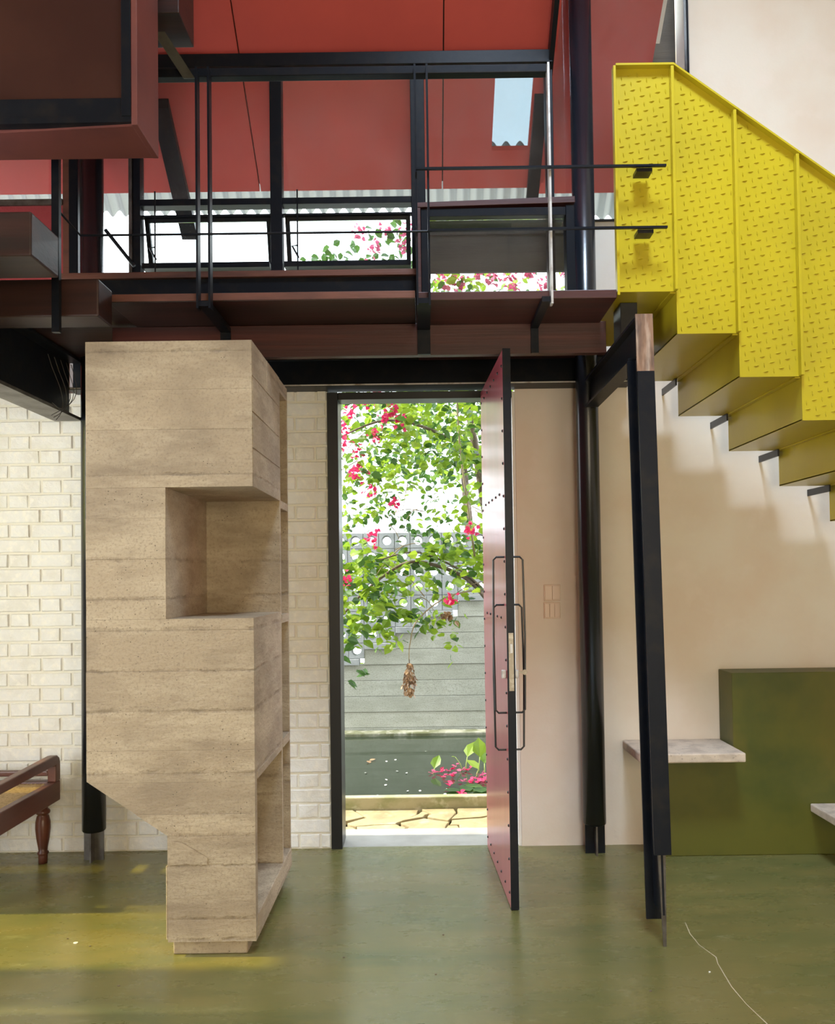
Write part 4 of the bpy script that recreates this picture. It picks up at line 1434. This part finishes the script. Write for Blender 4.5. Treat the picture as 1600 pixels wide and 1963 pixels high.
fl = [(-0.30, 5.12, 2.48), (-0.46, 5.12, 2.38), (-0.20, 5.12, 2.40), (0.30, 5.15, 1.62), (-0.344, 5.1, 2.45), (-0.248, 5.1, 2.33), (-0.137, 5.1, 2.32), (-0.29, 5.1, 2.24), (-0.50, 5.1, 2.25), (-0.50, 5.1, 2.17), (-0.41, 5.1, 2.12), (-0.42, 5.1, 1.99),
      (-0.34, 5.1, 1.88), (-0.185, 5.1, 1.79), (-0.33, 5.1, 1.57), (-0.50, 5.08, 1.33), (0.166, 5.2, 1.19)]
for c in fl:
    obj('flower_cluster', flower(c, rnd.randint(14, 22), 0.034), M['bract'], boug, kind='stuff')
fu = [(-0.415, 5.4, 3.65), (-0.234, 5.4, 3.64), (-0.126, 5.4, 3.57), (-0.30, 5.4, 3.54), (-0.08, 5.4, 3.66), (-0.36, 5.4, 3.41), (-0.15, 5.4, 3.38), (0.124, 5.2, 3.27), (0.268, 5.2, 3.22), (0.47, 5.2, 3.25), (0.6, 5.2, 3.22), (0.68, 5.2, 3.28), (0.80, 5.2, 3.21), (0.92, 5.2, 3.28),
      (0.36, 5.2, 3.29), (0.2, 5.2, 3.23), (0.56, 5.2, 3.26)]
for c in fu:
    obj('flower_cluster', flower(c, rnd.randint(14, 20), 0.036), M['bract_pale'], boug, kind='stuff')


def branch(pts, r0, r1, m='bark', name='branch'):
    # smooth the polyline a little
    out = []
    n = len(pts)
    P_ = [Vector(p) for p in pts]
    for i in range(n - 1):
        a, b, c, d = P_[max(i - 1, 0)], P_[i], P_[i + 1], P_[min(i + 2, n - 1)]
        for k in range(6):
            u = k / 6
            out.append(0.5 * ((2 * b) + (c - a) * u + (2 * a - 5 * b + 4 * c - d) * u * u + (3 * b - a - 3 * c + d) * u ** 3))
    out.append(P_[-1])
    rs = [r0 + (r1 - r0) * i / (len(out) - 1) for i in range(len(out))]
    return obj(name, tube(out, rs, 7), M[m], boug, smooth=True)


branch([(0.75, 6.3, -0.08), (0.62, 6.2, 0.9), (0.50, 6.1, 1.6), (0.40, 6.0, 2.2), (0.30, 5.9, 2.8), (0.25, 5.8, 3.3)], 0.05, 0.018)
branch([(0.47, 6.05, 1.15), (0.30, 5.8, 1.32), (0.05, 5.6, 1.42), (-0.15, 5.5, 1.42), (-0.40, 5.4, 1.24), (-0.60, 5.3, 1.02)], 0.018, 0.006)
branch([(0.47, 6.0, 1.20), (0.25, 5.7, 1.38), (-0.05, 5.5, 1.50), (-0.30, 5.4, 1.45)], 0.010, 0.004)
branch([(0.40, 6.0, 2.2), (0.10, 5.7, 2.35), (-0.25, 5.5, 2.40), (-0.60, 5.4, 2.25)], 0.016, 0.005)
branch([(0.35, 5.6, 1.45), (0.30, 5.5, 1.80), (0.25, 5.45, 2.2), (0.23, 5.4, 2.6)], 0.008, 0.006, 'twig')
branch([(0.42, 5.5, 1.25), (0.15, 5.4, 1.20), (-0.05, 5.35, 1.05), (-0.10, 5.32, 0.90), (-0.108, 5.3, 0.80)], 0.006, 0.003, 'twig')
for k in range(16):
    a = Vector((rnd.uniform(-0.6, 0.45), rnd.uniform(5.3, 6.0), rnd.uniform(1.1, 2.5)))
    d = Vector((rnd.uniform(-0.4, 0.4), rnd.uniform(-0.2, 0.1), rnd.uniform(-0.35, 0.25)))
    branch([a, a + d * 0.5 + Vector((0, 0, 0.04)), a + d], 0.004, 0.0015, 'twig', 'twig')

# dried bunch hanging from a strand
nest = thing('dried_bunch', 'dry brown leaf bunch hanging from a green strand before the pond', 'dried plant', (-0.108, 5.3, 0.58))
nv = []
for k in range(150):
    u = rnd.random()
    rad = 0.006 + 0.030 * math.sin(min(1, u * 1.15) * math.pi * 0.75)
    a = rnd.uniform(0, 2 * math.pi)
    p = Vector((-0.108 + rad * math.cos(a), 5.3 + rad * math.sin(a), 0.775 - 0.20 * u))
    nv.append(Matrix.Translation(p) @ Euler((-1.2 + rnd.gauss(0, 0.3), rnd.gauss(0, 0.4), a - math.pi / 2)).to_matrix().to_4x4() @ Matrix.Scale(rnd.uniform(0.022, 0.036), 4))
obj('dry_leaves', leaf_cloud(nv), M['dry'], nest, kind='stuff')
obj('strand', tube([(-0.108, 5.3, 0.60), (-0.106, 5.3, 0.80)], 0.004, 6), M['bark'], nest)
nest2 = thing('dried_bunch', 'small curl of dry brown leaves hanging before the block screen', 'dried plant', (0.145, 5.3, 1.07))
obj('dry_leaves', leaf_cloud([leaf_matrix(Vector((0.145 + rnd.gauss(0, 0.03), 5.3, 1.09 + rnd.gauss(0, 0.016))), rnd.uniform(0.03, 0.05), rnd, 1.0) for k in range(16)]), M['dry'], nest2, kind='stuff')

# trees behind the garden wall


def tree(x, y, z0, zt, rx, n, label, m, size):
    tr = thing('tree', label, 'tree', (x, y, -0.3), group='trees behind the garden wall')
    obj('trunk', tube([(x, y, -0.3), (x + 0.1, y, 0.9), (x - 0.05, y, zt * 0.6)], [0.10, 0.08, 0.04], 9), M['bark'], tr, smooth=True)
    ms = []
    for k in range(n):
        u, w = rnd.uniform(0, 2 * math.pi), math.sqrt(rnd.random())
        c = Vector((x + rx * w * math.cos(u), y + 0.45 * w * math.sin(u), rnd.uniform(z0, zt)))
        ms.append(leaf_matrix(c, rnd.uniform(*size), rnd))
    obj('crown', leaf_cloud(ms), M[m], tr, kind='stuff')


tree(-2.1, 8.95, 0.3, 4.2, 1.0, 1900, 'leafy tree behind the garden wall, at its low end', 'leaf', (0.08, 0.14))
tree(2.2, 8.95, 0.3, 4.4, 1.0, 1900, 'leafy tree behind the garden wall, at its high end', 'leaf_dark', (0.08, 0.14))
tree(0.55, 10.3, 2.6, 4.9, 1.5, 2600, 'leafy tree behind the garden wall, the tall one between the others', 'leaf_dark', (0.07, 0.12))
hed = thing('hedge', 'bright green hedge growing right behind the garden wall', 'hedge', (0, 8.0, -0.3))
obj('foliage', leaf_cloud([leaf_matrix(Vector((rnd.uniform(-1.6, 1.3), rnd.uniform(7.7, 8.2), rnd.uniform(0.0, 1.25))), rnd.uniform(0.07, 0.12), rnd) for k in range(1500)]), M['leaf'], hed, kind='stuff')
struct('garden_ground', 'garden ground behind the wall', box(-8, 8, 7.20, 14, -0.6, -0.30), M['earth'])

# water plant and floating petals
wp = thing('water_plant', 'pond plant with upright pale green leaves beside fallen pink flowers', 'water plant', (0.33, 5.75, -0.1))


def stemleaf(base, tip, size, yaw, pit, m='leaf'):
    b, tp = Vector(base), Vector(tip)
    mid = (b + tp) / 2 + Vector((0.0, 0, 0.03))
    s = obj('stem', tube([b, mid, tp], [0.004, 0.0035, 0.003], 6), M['stem'], wp, smooth=True)
    mm = Matrix.Translation(tp) @ Euler((pit, 0, yaw)).to_matrix().to_4x4() @ Matrix.Scale(size, 4)
    lf = [tuple(mm @ Vector(q)) for q in LEAF_V]
    obj('leaf', (lf, LEAF_F), M[m], wp)


stemleaf((0.27, 5.8, -0.1), (0.285, 5.78, 0.06), 0.13, -0.7, 0.9)
stemleaf((0.36, 5.75, -0.1), (0.37, 5.72, 0.07), 0.14, 0.1, 1.2)
stemleaf((0.27, 5.8, -0.1), (0.20, 5.78, 0.06), 0.03, 1.5, 0.2)
stemleaf((0.04, 5.7, -0.1), (0.05, 5.7, 0.0), 0.11, -0.5, 0.9, 'leaf')
stemleaf((0.40, 5.7, -0.1), (0.40, 5.7, 0.03), 0.13, -0.3, 0.7)
stemleaf((0.33, 5.6, -0.1), (0.35, 5.58, 0.02), 0.12, 0.8, 0.5)
for x, y, a in ((0.27, 5.18, 0.4), (0.30, 5.08, 2.4), (0.36, 5.28, 1.3), (0.22, 5.22, 1.9), (0.34, 5.14, 0.1)):
    mm = Matrix.Translation((x, y, -0.024)) @ Euler((0.05, 0, a)).to_matrix().to_4x4() @ Matrix.Scale(0.13, 4)
    obj('floating_leaf', ([tuple(mm @ Vector((q[0], q[1], max(q[2], 0) * 0.3))) for q in LEAF_V], LEAF_F), M['leaf_dark'], wp)

pet = [(0.03, 5.66), (0.10, 5.70), (0.16, 5.72), (0.20, 5.86), (0.12, 5.55), (0.17, 5.57), (0.25, 5.72), (0.29, 5.74), (0.31, 5.45), (0.35, 5.50), (0.33, 5.38), (0.37, 5.42), (0.24, 5.42), (0.28, 5.40), (0.39, 5.48), (0.42, 5.36), (0.14, 5.32), (0.21, 5.10), (0.38, 5.58)]
for i, (x, y) in enumerate(pet):
    v, f = [], []
    for k in range(5):
        m = Matrix.Translation((x + rnd.gauss(0, 0.008), y + rnd.gauss(0, 0.008), -0.026 + 0.004 * k)) @ Euler((rnd.uniform(0.1, 0.7), rnd.gauss(0, 0.3), k * 1.256 + rnd.random())).to_matrix().to_4x4() @ Matrix.Scale(rnd.uniform(0.026, 0.04), 4)
        b = len(v)
        v += [tuple(m @ Vector((q[0] * 1.2, q[1], q[2]))) for q in LEAF_V]
        f += [tuple(j + b for j in q) for q in LEAF_F]
    tag(obj('fallen_flower', (v, f), M['bract'] if i % 3 else M['bract_pale']),
        'deep pink fallen flower floating on the pond' if i % 3 else 'pale pink fallen flower floating on the pond', 'flower', 'deep pink flowers on the pond' if i % 3 else 'pale pink flowers on the pond')
bits = [(-0.43, 6.1, 'dry'), (-0.42, 6.02, 'dry'), (-0.30, 6.05, 'w'), (-0.24, 6.1, 'w'), (0.0, 6.4, 'w'), (-0.20, 5.75, 'w'), (-0.15, 5.70, 'w'), (-0.27, 5.5, 'w'), (-0.28, 5.36, 'w'), (-0.13, 5.22, 'w'), (-0.05, 5.2, 'w'), (-0.30, 5.12, 'w'), (0.10, 5.12, 'w'), (-0.06, 4.99, 'w'), (-0.36, 4.97, 'dry'), (0.14, 5.25, 'w'), (-0.42, 5.72, 'w')]
for i, (x, y, k) in enumerate(bits):
    s = 0.05 if k == 'dry' else 0.022
    m = Matrix.Translation((x, y, -0.027)) @ Euler((0.15, 0.1, rnd.uniform(0, 6))).to_matrix().to_4x4() @ Matrix.Scale(s, 4)
    tag(obj('fallen_leaf' if k == 'dry' else 'petal_scrap', ([tuple(m @ Vector((q[0], q[1], max(q[2], 0)))) for q in LEAF_V], LEAF_F), M['dry'] if k == 'dry' else M['white']),
        'brown fallen leaf floating on the pond' if k == 'dry' else 'pale petal scrap floating on the pond', 'leaf' if k == 'dry' else 'petal', 'fallen leaves on the pond' if k == 'dry' else 'petal scraps on the pond')
